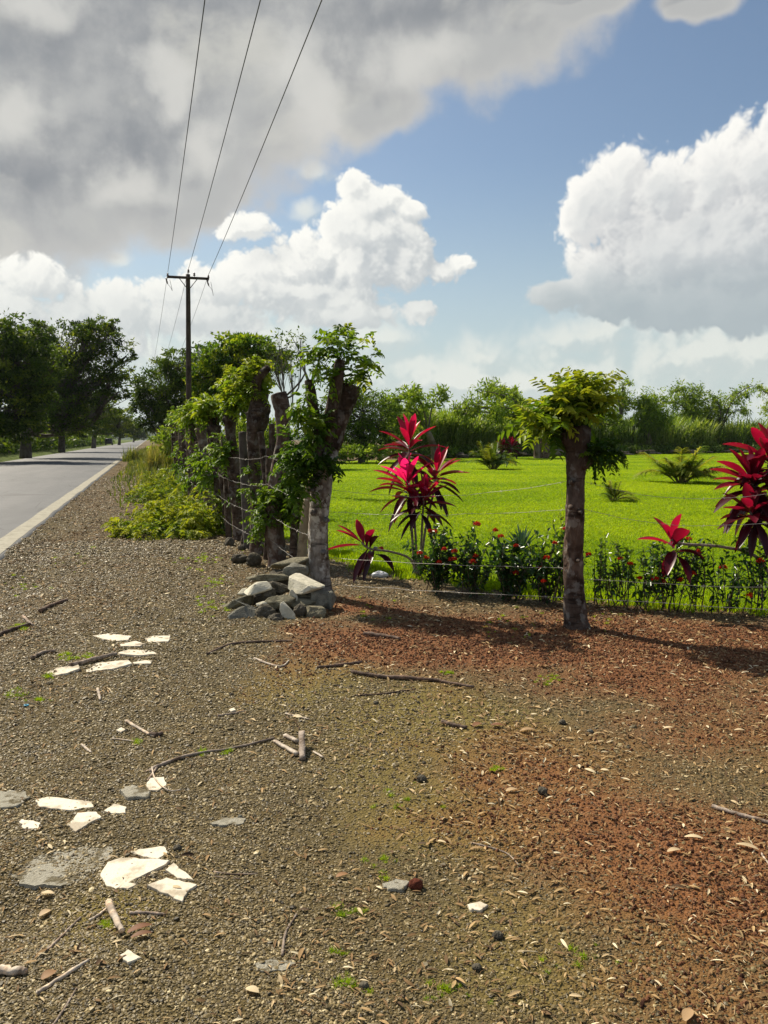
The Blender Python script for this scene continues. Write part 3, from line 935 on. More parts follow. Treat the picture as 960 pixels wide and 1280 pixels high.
for i, (x, yb, yt, xt, r) in enumerate(((248, 641, 530, 243, 5), (241, 632, 532, 238, 4.5), (236, 622, 533, 231, 4.2), (231, 614, 535, 228, 4.5), (228, 608, 532, 222, 3.2), (221, 600, 531, 217, 3.4))):
    stump(labs[i], [(x, yb), (x - 1, yb - 30), ((x + xt) / 2 - 1, (yb + yt) / 2), (xt, yt)], [r, r, r * .95, r * 1.05], M['bark_pink' if i % 3 == 1 else 'bark_brown'], None,
          [(xt + 4, yt - 10, 11, 12, 6, (.45, .9), xt, yt + 5), (x - 2, (yb + yt) / 2, 6, 22, 4, (.35, .75), x, (yb + yt) / 2)], seed=30 + i, L=.34, tints=.32, nl=4)

# thin stakes that fill the row between the stumps
stk = [('narrow reddish stake between the leaning brown stump and the two-pronged stump', 270, 660, 262, 548, 3.2), ('narrow dark stake beside the dark overhung stump', 286, 672, 279, 545, 4),
       ('thin brown stake tight behind the pinkish split stump', 333, 700, 336, 560, 4), ('narrow crooked stake left of the knobbly headed trunk', 304, 682, 313, 560, 3.5),
       ('dark stake crossing behind the slanting grey branch post', 341, 698, 326, 540, 4.5), ('dark upright stake between the pinkish stump and the knobbly headed trunk', 338, 700, 340, 530, 4.2),
       ('thin stake leaning left beside the leaning brown stump', 283, 668, 272, 556, 3.2), ('dark forked stake at the front of the far cluster', 256, 648, 247, 552, 3.6),
       ('slim reddish stake in the middle of the far cluster', 244, 636, 237, 545, 2.8), ('slim dark stake at the road end of the far cluster', 226, 605, 225, 540, 2.6)]
for i, (lb, x, yb, xt, yt, r) in enumerate(stk):
    stump(lb, [(x, yb), ((x + xt) / 2 + 1, (yb + yt) / 2), (xt, yt)], [r, r, r * .9], M['bark_pink' if 'reddish' in lb else 'bark_brown'], None, rough=.14, seed=50 + i, name='fence_stake', cat='fence stake', sides=9, tints=.3)

# ------------------------------------------------------------------ barbed wire
def wire(label, pts, sag, group, r=.0016, barbs=True, seed=0):
    mb = MB(); rng = rngf(seed + 900)
    for a, b in zip(pts[:-1], pts[1:]):
        a = np.asarray(a); b = np.asarray(b); n = 14
        t = np.linspace(0, 1, n)[:, None]
        c = a * (1 - t) + b * t; c[:, 2] -= (4 * t * (1 - t) * sag)[:, 0]
        c += rng.normal(size=c.shape) * .003
        tube(mb, c, r, 5, .5, cap=False)
        if barbs:
            ln = np.linalg.norm(b - a); m_ = int(ln / .14)
            for f in (np.arange(m_) + .5) / max(m_, 1):
                q = np.array([np.interp(f, t[:, 0], c[:, j]) for j in range(3)])
                for _ in range(2):
                    v = rdir(rng, 1)[0] * .016
                    tube(mb, [q - v, q + v], r * .7, 3, .5, cap=False)
    o = mb.build('barbed_wire', M['wire']); tag(o, label, 'barbed wire', group)
    return o


gW = 'barbed wires of the fence'
posts_px = [(398, 742), (345, 706), (310, 688), (277, 664), (248, 641), (231, 614), (221, 600)]
pg = [GH(*q) for q in posts_px]
side = np.array([-fdir[1], fdir[0]])
side = -side if np.dot(side, [1, 0]) > 0 else side           # road side
names = ['lowest', 'second lowest', 'second highest', 'topmost']
for j, hgt in enumerate((.30, .62, .98, 1.33)):
    pts = [np.array([q[0] + side[0] * .1, q[1] + side[1] * .1, hgt + .06 * (i % 2)]) for i, q in enumerate(pg)]
    wire(names[j] + ' strand of barbed wire stapled to the row of stumps along the verge', pts, .03, gW, seed=j)
RAY = [((411, 612), (712, 600), 'topmost'), ((411, 640), (712, 637), 'second highest'), ((411, 697), (712, 710), 'second lowest'), ((411, 730), (712, 747), 'lowest')]
for j, (a, b, nm) in enumerate(RAY):
    wire(nm + ' strand of barbed wire between the big grey trunk and the lone ringed trunk', [P(*a, D0), P(*b, D1)], (.10, .035, .015, .01)[j], gW, seed=10 + j)
p2 = G(1085, 815); D2 = dep(p2)
RB = [((728, 602), (1080, 590), 'topmost', .17), ((728, 636), (1080, 632), 'second highest', .15), ((728, 724), (1080, 735), 'second lowest', .02), ((728, 747), (1080, 768), 'lowest', .01)]
for a, b, nm, sg in RB:
    wire(nm + ' strand of barbed wire running right from the lone ringed trunk', [P(*a, D1), P(*b, D2)], sg, gW, seed=int(a[1]))

# ------------------------------------------------------------------ ixora hedge
def hedge_shrub(label, px, pyb, w, h, dense, flowers, seed, tint=(.2, .6), stems=9):
    w *= 1.4; h *= 1.06
    rng = rngf(seed)
    base = G(px, pyb); d = dep(base); s = d / FPX
    t = thing('hedge_shrub', label, 'shrub', base, 'red flowering shrubs of the hedge')
    wd = MB(); lf = MB()
    n = stems + int(dense * 26)
    hm = h * s; wm = w * s
    tips = np.stack([rng.normal(0, .42, n) * wm, rng.normal(0, .3, n) * min(wm, .45), hm * rng.uniform(.45, 1.02, n)], -1)
    tips[:, :2] *= np.clip(1.2 - tips[:, 2:3] / hm * .45, .4, 1.2)
    tipsw = base + tips[:, :1] * RT + tips[:, 1:2] * FH + np.array([0, 0, 1.]) * tips[:, 2:]
    P_, D_, T_ = [], [], []
    for i in range(n):
        b = base + (RT * rng.normal() + FH * rng.normal()) * .05
        if i % 3: b = b * .35 + (tipsw[i] * .55 + base * .45) * .65 - np.array([0, 0, hm * .12])
        b[2] = max(b[2], -.02) if i % 3 else -.02
        c = curve([b, (b + tipsw[i]) / 2 + rng.normal(size=3) * .035, tipsw[i]], 6)
        tube(wd, c, ip([.007 if i % 3 == 0 else .004, .002], 6), 5, .4)
        m = int(13 + dense * 15)
        f = rng.uniform(.3 - .1 * dense, 1, m)
        q = np.stack([np.interp(f, np.linspace(0, 1, 6), c[:, j]) for j in range(3)], -1)
        P_.append(q + rng.normal(size=q.shape) * .012); D_.append(nrm(rdir(rng, m) + np.array([0, 0, .35])))
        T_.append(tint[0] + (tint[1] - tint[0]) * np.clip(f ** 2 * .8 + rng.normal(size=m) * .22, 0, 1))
    P_ = np.concatenate(P_); D_ = np.concatenate(D_); T_ = np.concatenate(T_)
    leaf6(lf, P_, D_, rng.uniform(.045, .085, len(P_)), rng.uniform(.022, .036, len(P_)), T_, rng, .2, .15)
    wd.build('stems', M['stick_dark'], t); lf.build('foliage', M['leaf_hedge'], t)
    for j in range(flowers):
        fl = MB()
        i = rng.integers(n)
        q = tipsw[i] + np.array([0, 0, .012]) - FH * (.05 + .14 * rng.random()) * min(1., wm * 2.2)
        if rng.random() < .4: q[2] *= rng.uniform(.45, .9)
        m = 26; u = rdir(rng, m); u[:, 2] = np.abs(u[:, 2]) * .8
        rad = rng.uniform(.015, .03)
        for a in range(2):
            v = nrm(rdir(rng, m) * 1. + u * .35)
            leaf4(fl, q + u * rad, v, .018, .012, rng.uniform(0, 1, m), rng, u)
            leaf4(fl, q + u * rad, -v, .018, .012, rng.uniform(0, 1, m), rng, u)
        fl.build('flower', M['flower'], t)
    return t


hs = [('dense dark shrub with orange-red blooms at the foot of the pink cordyline', 547, 742, 34, 84, 1., 9, (.15, .6)),
      ('dense dark shrub, second from the pink cordyline', 592, 745, 30, 78, .8, 5, (.15, .55)),
      ('darkest leafy shrub in the middle of the hedge left of the lone trunk', 637, 750, 32, 78, 1., 4, (.1, .45)),
      ('shrub with two bright red flower heads just left of the lone trunk', 684, 755, 30, 92, .9, 6, (.15, .65)),
      ('yellow-green leafy shrub touching the left side of the lone trunk', 706, 752, 18, 108, .35, 1, (.6, 1.)),
      ('thin see-through shrub touching the right side of the lone trunk', 748, 757, 24, 84, .2, 0, (.35, .8)),
      ('sparse upright shrub with one red bloom on its top, right of the lone trunk', 775, 760, 26, 86, .3, 2, (.3, .75)),
      ('loose shrub with bare lower stems between the lone trunk and the low red cordyline', 806, 762, 22, 78, .3, 1, (.25, .7)),
      ('bushy dark shrub directly under the low red cordyline head', 838, 763, 34, 90, .75, 5, (.1, .55)),
      ('bare-stemmed shrub right of the low red cordyline head', 872, 765, 22, 82, .25, 1, (.25, .7)),
      ('forked shrub with brown slanting stem near the frame edge', 906, 766, 30, 86, .4, 2, (.2, .6)),
      ('last leafy shrub of the hedge at the frame edge', 948, 767, 32, 90, .45, 1, (.2, .65))]
for i, (lab, x, y, w, h, dn, fl, ti) in enumerate(hs):
    hedge_shrub(lab, x, y, w, h, dn * (.55 if x > 740 else .9), fl, 200 + i, ti)

# ------------------------------------------------------------------ cordylines
def rosette(c, ax_, n, L, Wd, tint, rng, young=.5):
    mb = MB()
    ax_ = nrm(np.asarray(ax_, float))
    e1 = nrm(np.cross(ax_, [.3, .2, .9])); e2 = np.cross(ax_, e1)
    i = np.arange(n); f = i / max(n - 1, 1)                   # 0 young .. 1 old
    ph = i * 2.39996 + rng.normal(size=n) * .25
    th = np.radians(10 + 108 * f ** .85 + rng.normal(size=n) * 9)
    rad = np.cos(ph)[:, None] * e1 + np.sin(ph)[:, None] * e2
    d = np.cos(th)[:, None] * ax_ + np.sin(th)[:, None] * rad
    p = np.asarray(c) - ax_ * (f * L * .55)[:, None]
    ln = L * (.72 + .4 * np.sin(PI * np.clip(f + .12, 0, 1))) * rng.uniform(.88, 1.1, n)
    ti = tint[0] + (tint[1] - tint[0]) * np.clip(f * 1.5 - .18 + rng.normal(size=n) * .11, 0, 1)
    pr = lambda t: np.where(t < .16, .2 + .6 * t, np.sin(PI * np.clip((t - .1) / .92, 0, 1)) ** .75 + .12 * (1 - t))
    blades(mb, p, d, ln, Wd * rng.uniform(.8, 1.1, n), .12 + .5 * f ** 1.5, ti, rng, 8, .28, pr, .15, tt=lambda t: .12 * t - .06)
    return mb


def cordyline(name_label, base, stems, seed):
    rng = rngf(seed)
    t = thing('cordyline', name_label, 'cordyline', base, 'red cordylines')
    for (pts, ax_, n, L, Wd, ti) in stems:
        n = int(n * 1.05)
        sm = MB(); c = curve(pts, 16)
        tube(sm, c, ip([.016, .011], 16), 8, .45, .1, seed)
        so_ = sm.build('stem', M['stick'], t)
        rosette(pts[-1], ax_, n, L, Wd * 1.22, ti, rng).build('leaf_rosette', M['cordyline'], t)
    return t


bc, DC = gd(518, 722)
bc[2] = 0
z3 = np.array([0, 0, 1.])
def S(*q): return [np.array([*P(q[0][0], q[0][1], DC)[:2], -.02])] + pix(q[1:], DC)
cordyline('tall cordyline with magenta and maroon heads, growing at the left end of the hedge', bc,
          [(S((521, 722), (520, 680), (516, 630), (508, 600, -.1)), z3 - FH * .25 - RT * .1, 26, .44, .075, (1.05, .12)),
           (S((519, 722), (514, 650), (511, 590, .15), (512, 552, .2)), z3 + RT * .05, 24, .42, .07, (.72, .15)),
           (S((524, 722), (532, 660), (541, 620, .1), (546, 590, .15)), z3 + RT * .3, 26, .40, .07, (.70, .08)),
           (S((523, 722), (526, 690), (528, 650, -.15), (530, 622, -.25)), z3 + RT * .2 - FH * .3, 24, .38, .065, (.68, .05)),
           (S((520, 722), (514, 700), (490, 690, -.1), (462, 686, -.15), (452, 678, -.15)), -RT * .7 + z3 * .65 - FH * .1, 13, .38, .075, (.62, .05))], 300)
bx, DX = gd(965, 745)
bx[2] = 0; DX = 7.6
def S2(*q): return [np.array([*P(q[0][0], q[0][1], DX)[:2], -.02])] + pix(q[1:], DX)
cordyline('large dark red cordyline at the frame edge with one head leaning out over the hedge', np.array([*P(985, 760, DX)[:2], 0]),
          [(S2((985, 770), (975, 700), (955, 640), (938, 598)), z3 - RT * .45 - FH * .2, 30, .40, .09, (.56, .15)),
           (S2((990, 770), (985, 690), (970, 600), (960, 565)), z3 - RT * .1 - FH * .1, 24, .38, .09, (.66, .2)),
           (S2((985, 770), (965, 700), (945, 665), (938, 640, -.2)), -RT * .5 + z3 * .6 - FH * .5, 20, .32, .075, (.5, .12)),
           (S2((995, 770), (1000, 700), (990, 640), (985, 600)), z3, 22, .38, .08, (.7, .2)),
           (S2((985, 770), (950, 700), (905, 684, -.05), (855, 680, -.1), (838, 674, -.1)), -RT * .35 + z3 * .9, 10, .30, .085, (.72, .3))], 301)

# ------------------------------------------------------------------ agave and palms
def agave(label, px, py, r):
    b = G(px, py); rng = rngf(7); n = 34
    t = thing('agave', label, 'agave', b)
    th = np.radians(rng.uniform(8, 75, n)); ph = rng.uniform(0, 2 * PI, n)
    d = np.stack([np.sin(th) * np.cos(ph), np.sin(th) * np.sin(ph), np.cos(th)], -1)
    mb = MB(); blades(mb, np.tile(b, (n, 1)), d, r * rng.uniform(.8, 1.1, n), r * .14, 0., rng.uniform(0, 1, n), rng, 4, .35, lambda t: (1 - t) ** .6 * (.6 + .8 * t))
    mb.build('leaf_rosette', M['agave'], t)
agave('small blue-green spiky agave on the lawn just behind the hedge', 652, 689, .40)


def palm(label, px, py, hpx, n, seed, tint=(.2, .9), wide=1.):
    rng = rngf(seed); b = G(px, py); s = dep(b) / FPX; Lm = hpx * s
    t = thing('young_palm', label, 'palm', b, 'young palms on the lawn')
    st = MB(); fr_ = MB()
    for i in range(n):
        ph = rng.uniform(0, 2 * PI); th = math.radians(rng.uniform(6, 62)) * wide
        d = np.array([math.sin(th) * math.cos(ph), math.sin(th) * math.sin(ph), math.cos(th)])
        L = Lm * rng.uniform(.75, 1.15); dr = rng.uniform(.15, .55)
        q = b + np.array([math.cos(ph), math.sin(ph), 0]) * .12 * Lm * rng.random()
        tt = np.linspace(0, 1, 10)[:, None]
        c = q + d * L * tt + np.array([0, 0, -1]) * L * dr * tt ** 2
        tube(st, c, ip([.014, .004], 10) * max(1, Lm), 5, .6)
        m = 34; f = np.linspace(.18, 1, m)
        pp = np.stack([np.interp(f, tt[:, 0], c[:, j]) for j in range(3)], -1)
        tg = nrm(d + np.array([0, 0, -1]) * 2 * dr * f[:, None]); h = nrm(np.cross(tg, [0, 0, 1.]))
        for sg in (-1, 1):
            ld = nrm(tg * .7 + sg * h * .8 + np.array([0, 0, .25]) + rng.normal(size=(m, 3)) * .1)
            blades(fr_, pp, ld, L * .42 * (1.15 - f * .6), L * .034, .5, np.clip(tint[0] + (tint[1] - tint[0]) * rng.random() + rng.normal(size=m) * .1, 0, 1), rng, 3, .2, lambda t: (1 - t * .85))
    st.build('stems', M['twig'], t); fr_.build('fronds', M['palm'], t)
palm('largest young palm with arching yellowish fronds, out on the lawn near the red cordyline', 850, 604, 58, 26, 41, (.3, 1.))
palm('smallest palm seedling with spreading fronds, on the lawn beside the lone trunk', 766, 627, 34, 13, 42, (.2, .9), 1.15)
palm('upright bushy young palm on the lawn behind the tall pink cordyline', 617, 587, 40, 26, 43, (.1, .8), .75)

# ------------------------------------------------------------------ background vegetation
def bush_tree(label, base, trunk_pts, trunk_r, lobes, nleaf, Lf, seed, mat='leaf_dark', name='tree', group=None, wood='bark_far', tint=(.1, .75), twigs=30, cat='tree', flat=1., limbr=.35):
    """trunk, limbs to each lobe of the crown, twigs inside the lobe and leaf clumps round the twig ends"""
    rng = rngf(seed)
    t = thing(name, label, cat, base, group)
    wd = MB(); lf = MB()
    tp = curve(trunk_pts, 10)
    tube(wd, tp, ip([trunk_r * 1.25, trunk_r, trunk_r * .8], 10), 10, .5, .15, seed)
    fork = tp[-1]
    tot = sum(r[0] * r[2] for _, r in lobes)
    for c, r in lobes:
        c = np.asarray(c); r = np.asarray(r)
        st = tp[rng.integers(5, 10)]
        mid = (st + c) / 2 + np.array([0, 0, -.15]) * np.linalg.norm(c - st) + rng.normal(size=3) * .1 * np.linalg.norm(c - st)
        lb = curve([st, mid, c], 9)
        tube(wd, lb, ip([trunk_r * limbr * 1.4, trunk_r * limbr * .5], 9), 7, .45, .1, seed)
        k_ = max(8, int(twigs * r[0] * r[2] / tot * len(lobes)))
        tips = blob_tips(rng, c, r, k_, .3) ; tips = tips + (tips - c) * (rng.random(k_) ** 3 * .4)[:, None]
        tips[:, 2] = np.maximum(tips[:, 2], base[2] + .15)
        for tpnt in tips:
            a = lb[rng.integers(4, 9)]
            tube(wd, curve([a, (a + tpnt) / 2 + rng.normal(size=3) * .06 * r[0], tpnt], 4), ip([trunk_r * .11, trunk_r * .03], 4), 4, .45, cap=False)
        m = max(3, int(nleaf * r[0] * r[2] / tot / k_))
        cl = np.repeat(tips, m, 0) + rng.normal(size=(k_ * m, 3)) * (.125 * r * np.array([1, 1, .7 * flat]))
        sh = np.repeat(rng.normal(size=k_) * .30, m)          # clump to clump variation
        d = nrm(rdir(rng, k_ * m) + nrm(cl - c) * .7 + np.array([0, 0, -.1]))
        ti = np.clip(tint[0] + (tint[1] - tint[0]) * (.45 + sh + rng.normal(size=k_ * m) * .16), 0, 1)
        leaf4(lf, cl, d, Lf * rng.uniform(.6, 1.3, k_ * m), Lf * .5 * rng.uniform(.6, 1.2, k_ * m), ti, rng)
    wd.build('trunk', M[wood], t); lf.build('crown', M[mat], t)
    return t


def lobes_px(ls, d, depth=.9):
    out = []
    for q in ls:
        px, py, rx, ry = q[:4]; dd = d + (q[4] if len(q) > 4 else 0)
        s = dd / FPX
        out.append((P(px, py, dd), (rx * s, max(rx, ry) * s * depth, ry * s)))
    return out


gL = 'trees along the far side of the road'
def roadside(label, px, Y, lobes, tr, n, Lf, seed, tpx=None, tint=(.05, .8), hgt=520):
    X_ = -12.2
    # put the trunk on the bank at the distance where it is seen at px
    a = math.atan2(px - 480, FPX) + YAW
    Yg = X_ / math.tan(a) if px < 180 else Y
    if Y: Yg = Y; X_ = Yg * math.tan(a)
    b = np.array([X_, Yg, .25]); d = dep(b)
    top = P(tpx or px, hgt, d)
    return bush_tree(label, b, [b - [0, 0, .3], b * .5 + top * .5, top], tr, lobes_px(lobes, d), n, Lf, seed, 'leaf_dark', 'roadside_tree', gL, tint=tint, twigs=50)


roadside('big dark spreading tree at the left frame edge across the road', -25, 62, [(-40, 450, 60, 45), (20, 440, 48, 36), (-10, 500, 60, 40), (10, 412, 25, 14), (-5, 530, 45, 22), (40, 480, 35, 28), (30, 520, 30, 24), (22, 455, 34, 30)], .38, 34000, .26, 401)
roadside('tall dark tree whose right boughs reach over the road', 33, 74, [(85, 440, 42, 32), (125, 425, 28, 22), (60, 480, 46, 36), (105, 480, 42, 30), (142, 462, 22, 16), (40, 425, 26, 18), (85, 520, 44, 22), (148, 490, 18, 10), (115, 412, 26, 12), (50, 408, 16, 8), (145, 408, 9, 8), (158, 445, 10, 8)], .42, 30000, .26, 402)
roadside('shadowed lower tree behind the tall dark one, near the road stakes', 78, 105, [(90, 500, 40, 26), (125, 508, 26, 20), (70, 525, 40, 20), (120, 530, 24, 14)], .35, 12000, .32, 403)
roadside('yellowish green tree farther along the road verge', 118, 150, [(132, 522, 18, 14), (150, 528, 16, 14), (120, 535, 16, 10)], .35, 7000, .4, 404, tint=(.35, .95), hgt=540)
roadside('distant olive tree where the road disappears', 150, 230, [(158, 532, 14, 11), (168, 540, 10, 8), (146, 538, 12, 9)], .35, 5000, .55, 405, tint=(.2, .75), hgt=544)
roadside('farthest small tree at the end of the road', 168, 420, [(172, 541, 9, 7), (178, 544, 7, 4)], .4, 2500, .9, 406, tint=(.2, .7), hgt=545)
for i, (Yn, lab) in enumerate(((33, 'roadside tree beyond the frame edge whose shadow falls on the near road'), (46, 'roadside tree beyond the frame edge, shading the middle of the road'))):
    b = np.array([-14.8, Yn, .25])
    bush_tree(lab, b, [b, b + [0, 0, 2.5], b + [0, 0, 4.5]], .3, [(b + np.array([0, 0, 6.5]), (3.2, 3.2, 2.6)), (b + np.array([1.5, 1, 7.5]), (2.2, 2.2, 1.6))], 7000, .28, 410 + i, 'leaf_dark', 'roadside_tree', gL, twigs=40)

# dark scrub and saplings under those trees, one unbroken mass
rng = rngf(440); mb = MB()
n = 46000
yy = rng.uniform(42, 330, n) ** 1.0; yy = 42 + (yy - 42) * rng.random(n) ** .6
top_ = .9 + 3.0 * fbm(yy * .16, yy * 0 + 4, 3, 12)
hh_ = rng.random(n) ** .8 * top_
xx_ = -11.7 - rng.random(n) * 3.6 - .25 * hh_ + .5 * rng.normal(size=n)
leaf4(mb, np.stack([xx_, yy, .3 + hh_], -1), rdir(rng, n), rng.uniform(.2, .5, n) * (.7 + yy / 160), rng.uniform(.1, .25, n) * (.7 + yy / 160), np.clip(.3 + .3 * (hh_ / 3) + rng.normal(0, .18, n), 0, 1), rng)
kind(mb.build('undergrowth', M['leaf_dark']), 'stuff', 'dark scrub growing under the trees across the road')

# right side of the road, behind the live fence
gB = 'trees behind the live fence'
def behind(label, px, d, lobes, tr, n, Lf, seed, mat='leaf_dark', tint=(.1, .7), tpx=None, ty=520, twigs=45, wood='bark_far', depth=.9, name='tree'):
    q = P(px, 560, d); b = np.array([q[0], q[1], 0.]); tp = P(tpx or px, ty, d)
    return bush_tree(label, b, [b - [0, 0, .1], (b + tp) / 2, tp], tr, lobes_px(lobes, d, depth), n, Lf, seed, mat, name, gB, wood, tint, twigs)


behind('dark rounded tree on the road side of the utility pole', 208, 62, [(200, 485, 32, 36), (222, 458, 28, 20), (186, 505, 22, 22), (250, 465, 30, 28), (232, 505, 34, 28), (178, 488, 12, 10), (205, 530, 28, 16)], .3, 20000, .24, 421, tint=(.1, .72))
behind('bright green tree rising over the fence just right of the utility pole', 296, 47, [(285, 448, 34, 22), (318, 436, 28, 15), (268, 470, 28, 20), (340, 450, 20, 16), (300, 475, 30, 18), (258, 490, 18, 14), (300, 425, 20, 8)], (.2), 15000, .25, 422, 'leaf_live', (.3, 1.05), twigs=60)
t_ = behind('nearly bare tree with feathery thin branches between the green tree and the big trunk', 352, 24, [(350, 440, 16, 26), (370, 430, 13, 18), (338, 452, 12, 20), (364, 458, 12, 18), (376, 425, 8, 8)], (.07), 520, .11, 423, 'leaf_dark', (.3, .8), twigs=22, wood='bark_grey', ty=500)
behind('dark bushy tree at the lawn corner, seen right of the big trunk', 452, 57, [(455, 515, 32, 28), (430, 500, 24, 22), (478, 520, 22, 26), (415, 535, 26, 24), (462, 548, 30, 20), (492, 540, 16, 22), (440, 545, 30, 22)], .22, 15000, .2, 424, 'leaf_far', (.05, .55))
behind('low green bush under the dark tree at the lawn corner', 450, 54, [(440, 565, 22, 9), (468, 566, 18, 8), (420, 566, 16, 9)], .1, 3500, .2, 425, 'leaf_far', (.2, .7), ty=566)
behind('leafy weeds growing between the stumps and the lawn', 300, 17, [(305, 600, 16, 30), (285, 590, 14, 28), (330, 610, 16, 26), (350, 575, 12, 30)], .03, 3600, .12, 426, 'leaf_live', (.2, .7), ty=620, twigs=30, name='bush')
behind('leafy sapling behind the far cluster of stumps', 235, 40, [(240, 548, 22, 18), (222, 556, 16, 18), (262, 555, 20, 26), (205, 552, 16, 18), (290, 545, 22, 26), (320, 545, 22, 26), (345, 550, 18, 22)], .05, 9000, .17, 427, 'leaf_far', (.3, .85), ty=570, twigs=30, name='bush')

# ------------------------------------------------------------------ trees at the end of the lawn
gF = 'trees at the end of the lawn'
def plume_tree(label, px, py, lean, plumes, tr, seed, tint=(.25, .85), nper=560, d=None):
    """pollarded trunk whose upright limbs end in leafy plumes"""
    rng = rngf(seed); b = G(px, py) if d is None else np.array([*P(px, py, d)[:2], 0]); d = dep(b); s = d / FPX
    t = thing('field_tree', label, 'tree', b, gF)
    wd = MB(); lf = MB()
    head = P(*lean, d)
    tube(wd, curve([b - [0, 0, .1], (b + head) / 2 + RT * .1, head], 12), ip([tr * 1.3, tr, tr * .95], 12), 12, .6, .15, seed)
    full = list(plumes) + [(x + rng.normal() * 9, y + 4 + abs(rng.normal()) * 7, w * .85) for x, y, w in plumes[::2]]
    for (x, y, w) in full:
        tip = P(x, y, d) + FH * rng.normal() * 1.4
        mid = head * .4 + tip * .6 + np.array([0, 0, .10]) * np.linalg.norm(tip - head) - RT * (tip - head).dot(RT) * .22
        ln_t = np.linalg.norm(tip - head); c = curve([head, mid, tip, tip + RT * .14 * ln_t - z3 * .03 * ln_t], 14)
        tube(wd, c, ip([tr * .3, tr * .05], 14), 6, .5)
        n = int(nper * w / 13)
        f = rng.uniform(.25, 1.04, n)
        q = np.stack([np.interp(f, np.linspace(0, 1, 14), c[:, j]) for j in range(3)], -1)
        env = (.22 + .78 * np.sin(PI * np.clip((f - .15) / .9, 0, 1)) ** .8)
        # leaflets hang in sprays from side twigs
        m_ = max(4, n // 14); sp = rng.integers(0, m_, n); so2 = rdir(rng, m_) * (w * s * 1.0); sf = rng.uniform(.25, 1., m_)
        q2 = np.stack([np.interp(sf, np.linspace(0, 1, 14), c[:, j]) for j in range(3)], -1)
        e2 = (.22 + .78 * np.sin(PI * np.clip((sf - .15) / .9, 0, 1)) ** .8)
        al = rng.random(n)[:, None]
        q = (q2 + so2 * e2[:, None] * .15)[sp] + (so2 * e2[:, None])[sp] * al + rng.normal(size=q.shape) * .10
        d_ = nrm(rdir(rng, n) * .8 + nrm(so2)[sp] * .7 + np.array([0, 0, -.2]))
        ti = np.clip(tint[0] + (tint[1] - tint[0]) * (.5 + (rng.normal(size=m_) * .22)[sp] + rng.normal(size=n) * .12), 0, 1)
        leaf4(lf, q, d_, .36 * rng.uniform(.6, 1.3, n), .12 * rng.uniform(.7, 1.3, n), ti, rng)
    wd.build('trunk', M['bark_far'], t); lf.build('crown', M['leaf_far'], t)
    return t


plume_tree('field tree with wide spreading plumes left of the lone trunk, behind the far red cordyline', 672, 573, (666, 540), [(585, 505, 13), (600, 488, 13), (622, 484, 14), (645, 492, 12), (612, 510, 16), (640, 515, 16), (572, 510, 9)], .28, 501)
plume_tree('field tree with two feathery plumes directly behind the tall pink cordyline', 545, 575, (535, 540), [(512, 492, 12), (550, 492, 11), (490, 500, 12), (530, 520, 18), (505, 525, 16)], .25, 502)
plume_tree('strongly leaning bare trunk with a tall narrow plume right of the lone trunk', 790, 567, (776, 530), [(779, 480, 9), (768, 492, 9), (790, 500, 9), (765, 515, 8)], .42, 503, nper=480)
plume_tree('round-headed field tree just right of the leaning one', 812, 567, (808, 540), [(800, 500, 15), (820, 498, 15), (808, 512, 18), (795, 525, 16), (826, 522, 16)], .35, 504, (.15, .8), 700)
plume_tree('tallest field tree, behind the largest young palm', 864, 565, (862, 530), [(850, 485, 13), (868, 488, 13), (880, 500, 14), (838, 502, 14), (860, 515, 20), (846, 525, 16), (884, 522, 14)], .38, 505, (.15, .8), 760)
plume_tree('field tree with a plume swept to the right above the dark red cordyline', 908, 565, (902, 535), [(932, 484, 9), (918, 495, 11), (895, 498, 12), (905, 515, 15), (885, 520, 14), (925, 512, 10)], .36, 506, (.2, .85), 580)
plume_tree('field tree hidden behind the leaf tuft of the lone trunk', 738, 568, (738, 535), [(725, 500, 14), (745, 496, 14), (755, 512, 16), (735, 520, 18), (715, 520, 14)], .35, 507, (.1, .7))
plume_tree('pale yellowish field tree cut by the frame edge', 985, 564, (980, 530), [(950, 490, 8), (965, 498, 12), (990, 500, 14), (958, 512, 12), (975, 520, 16)], .35, 508, (.4, 1.))

s_ = MB(); b = G(681, 573); q = P(681, 545, dep(b))
tube(s_, curve([b, q], 10), ip([.42, .36], 10), 12, .6, .12, 5, captint=.8)
o = s_.build('tree_stump', M['bark_brown'], origin=tuple(b)); tag(o, 'short brown stump at the lawn end, left of the lone trunk', 'tree stump')
lg = MB(); a = G(690, 570.5); b = G(745, 566)
tube(lg, curve([a + z3 * .3, (a + b) / 2 + z3 * .5, b + z3 * .8], 14), ip([.3, .25], 14), 10, .6, .15, 6)
o = lg.build('fallen_log', M['bark_grey']); tag(o, 'pale fallen log lying at the lawn end behind the lone trunk', 'log')
rng = rngf(77)
far_c = G(638, 574)
dfc = dep(far_c)
cordyline('small far red cordyline at the end of the lawn, left of the lone trunk', far_c,
          [([far_c, P(638, 565, dfc), P(640, 556, dfc)], z3, 22, .95, .2, (.6, .2)), ([far_c, P(632, 562, dfc), P(629, 556, dfc)], z3 - RT * .3, 16, .7, .16, (.55, .1))], 302)
for (x, y, lab) in ((445, 572, 'slim sapling with a few leaves at the left end of the lawn'),):
    b = G(x + 5, y + 8); d = dep(b)
    bush_tree(lab, b, [b, P(x + 5, 575, d), P(x + 5, 568, d)], .03, lobes_px([(x + 5, 565, 8, 4), (x + 2, 560, 5, 4)], d), 260, .16, 431, 'leaf_far', 'sapling', None, twigs=12)

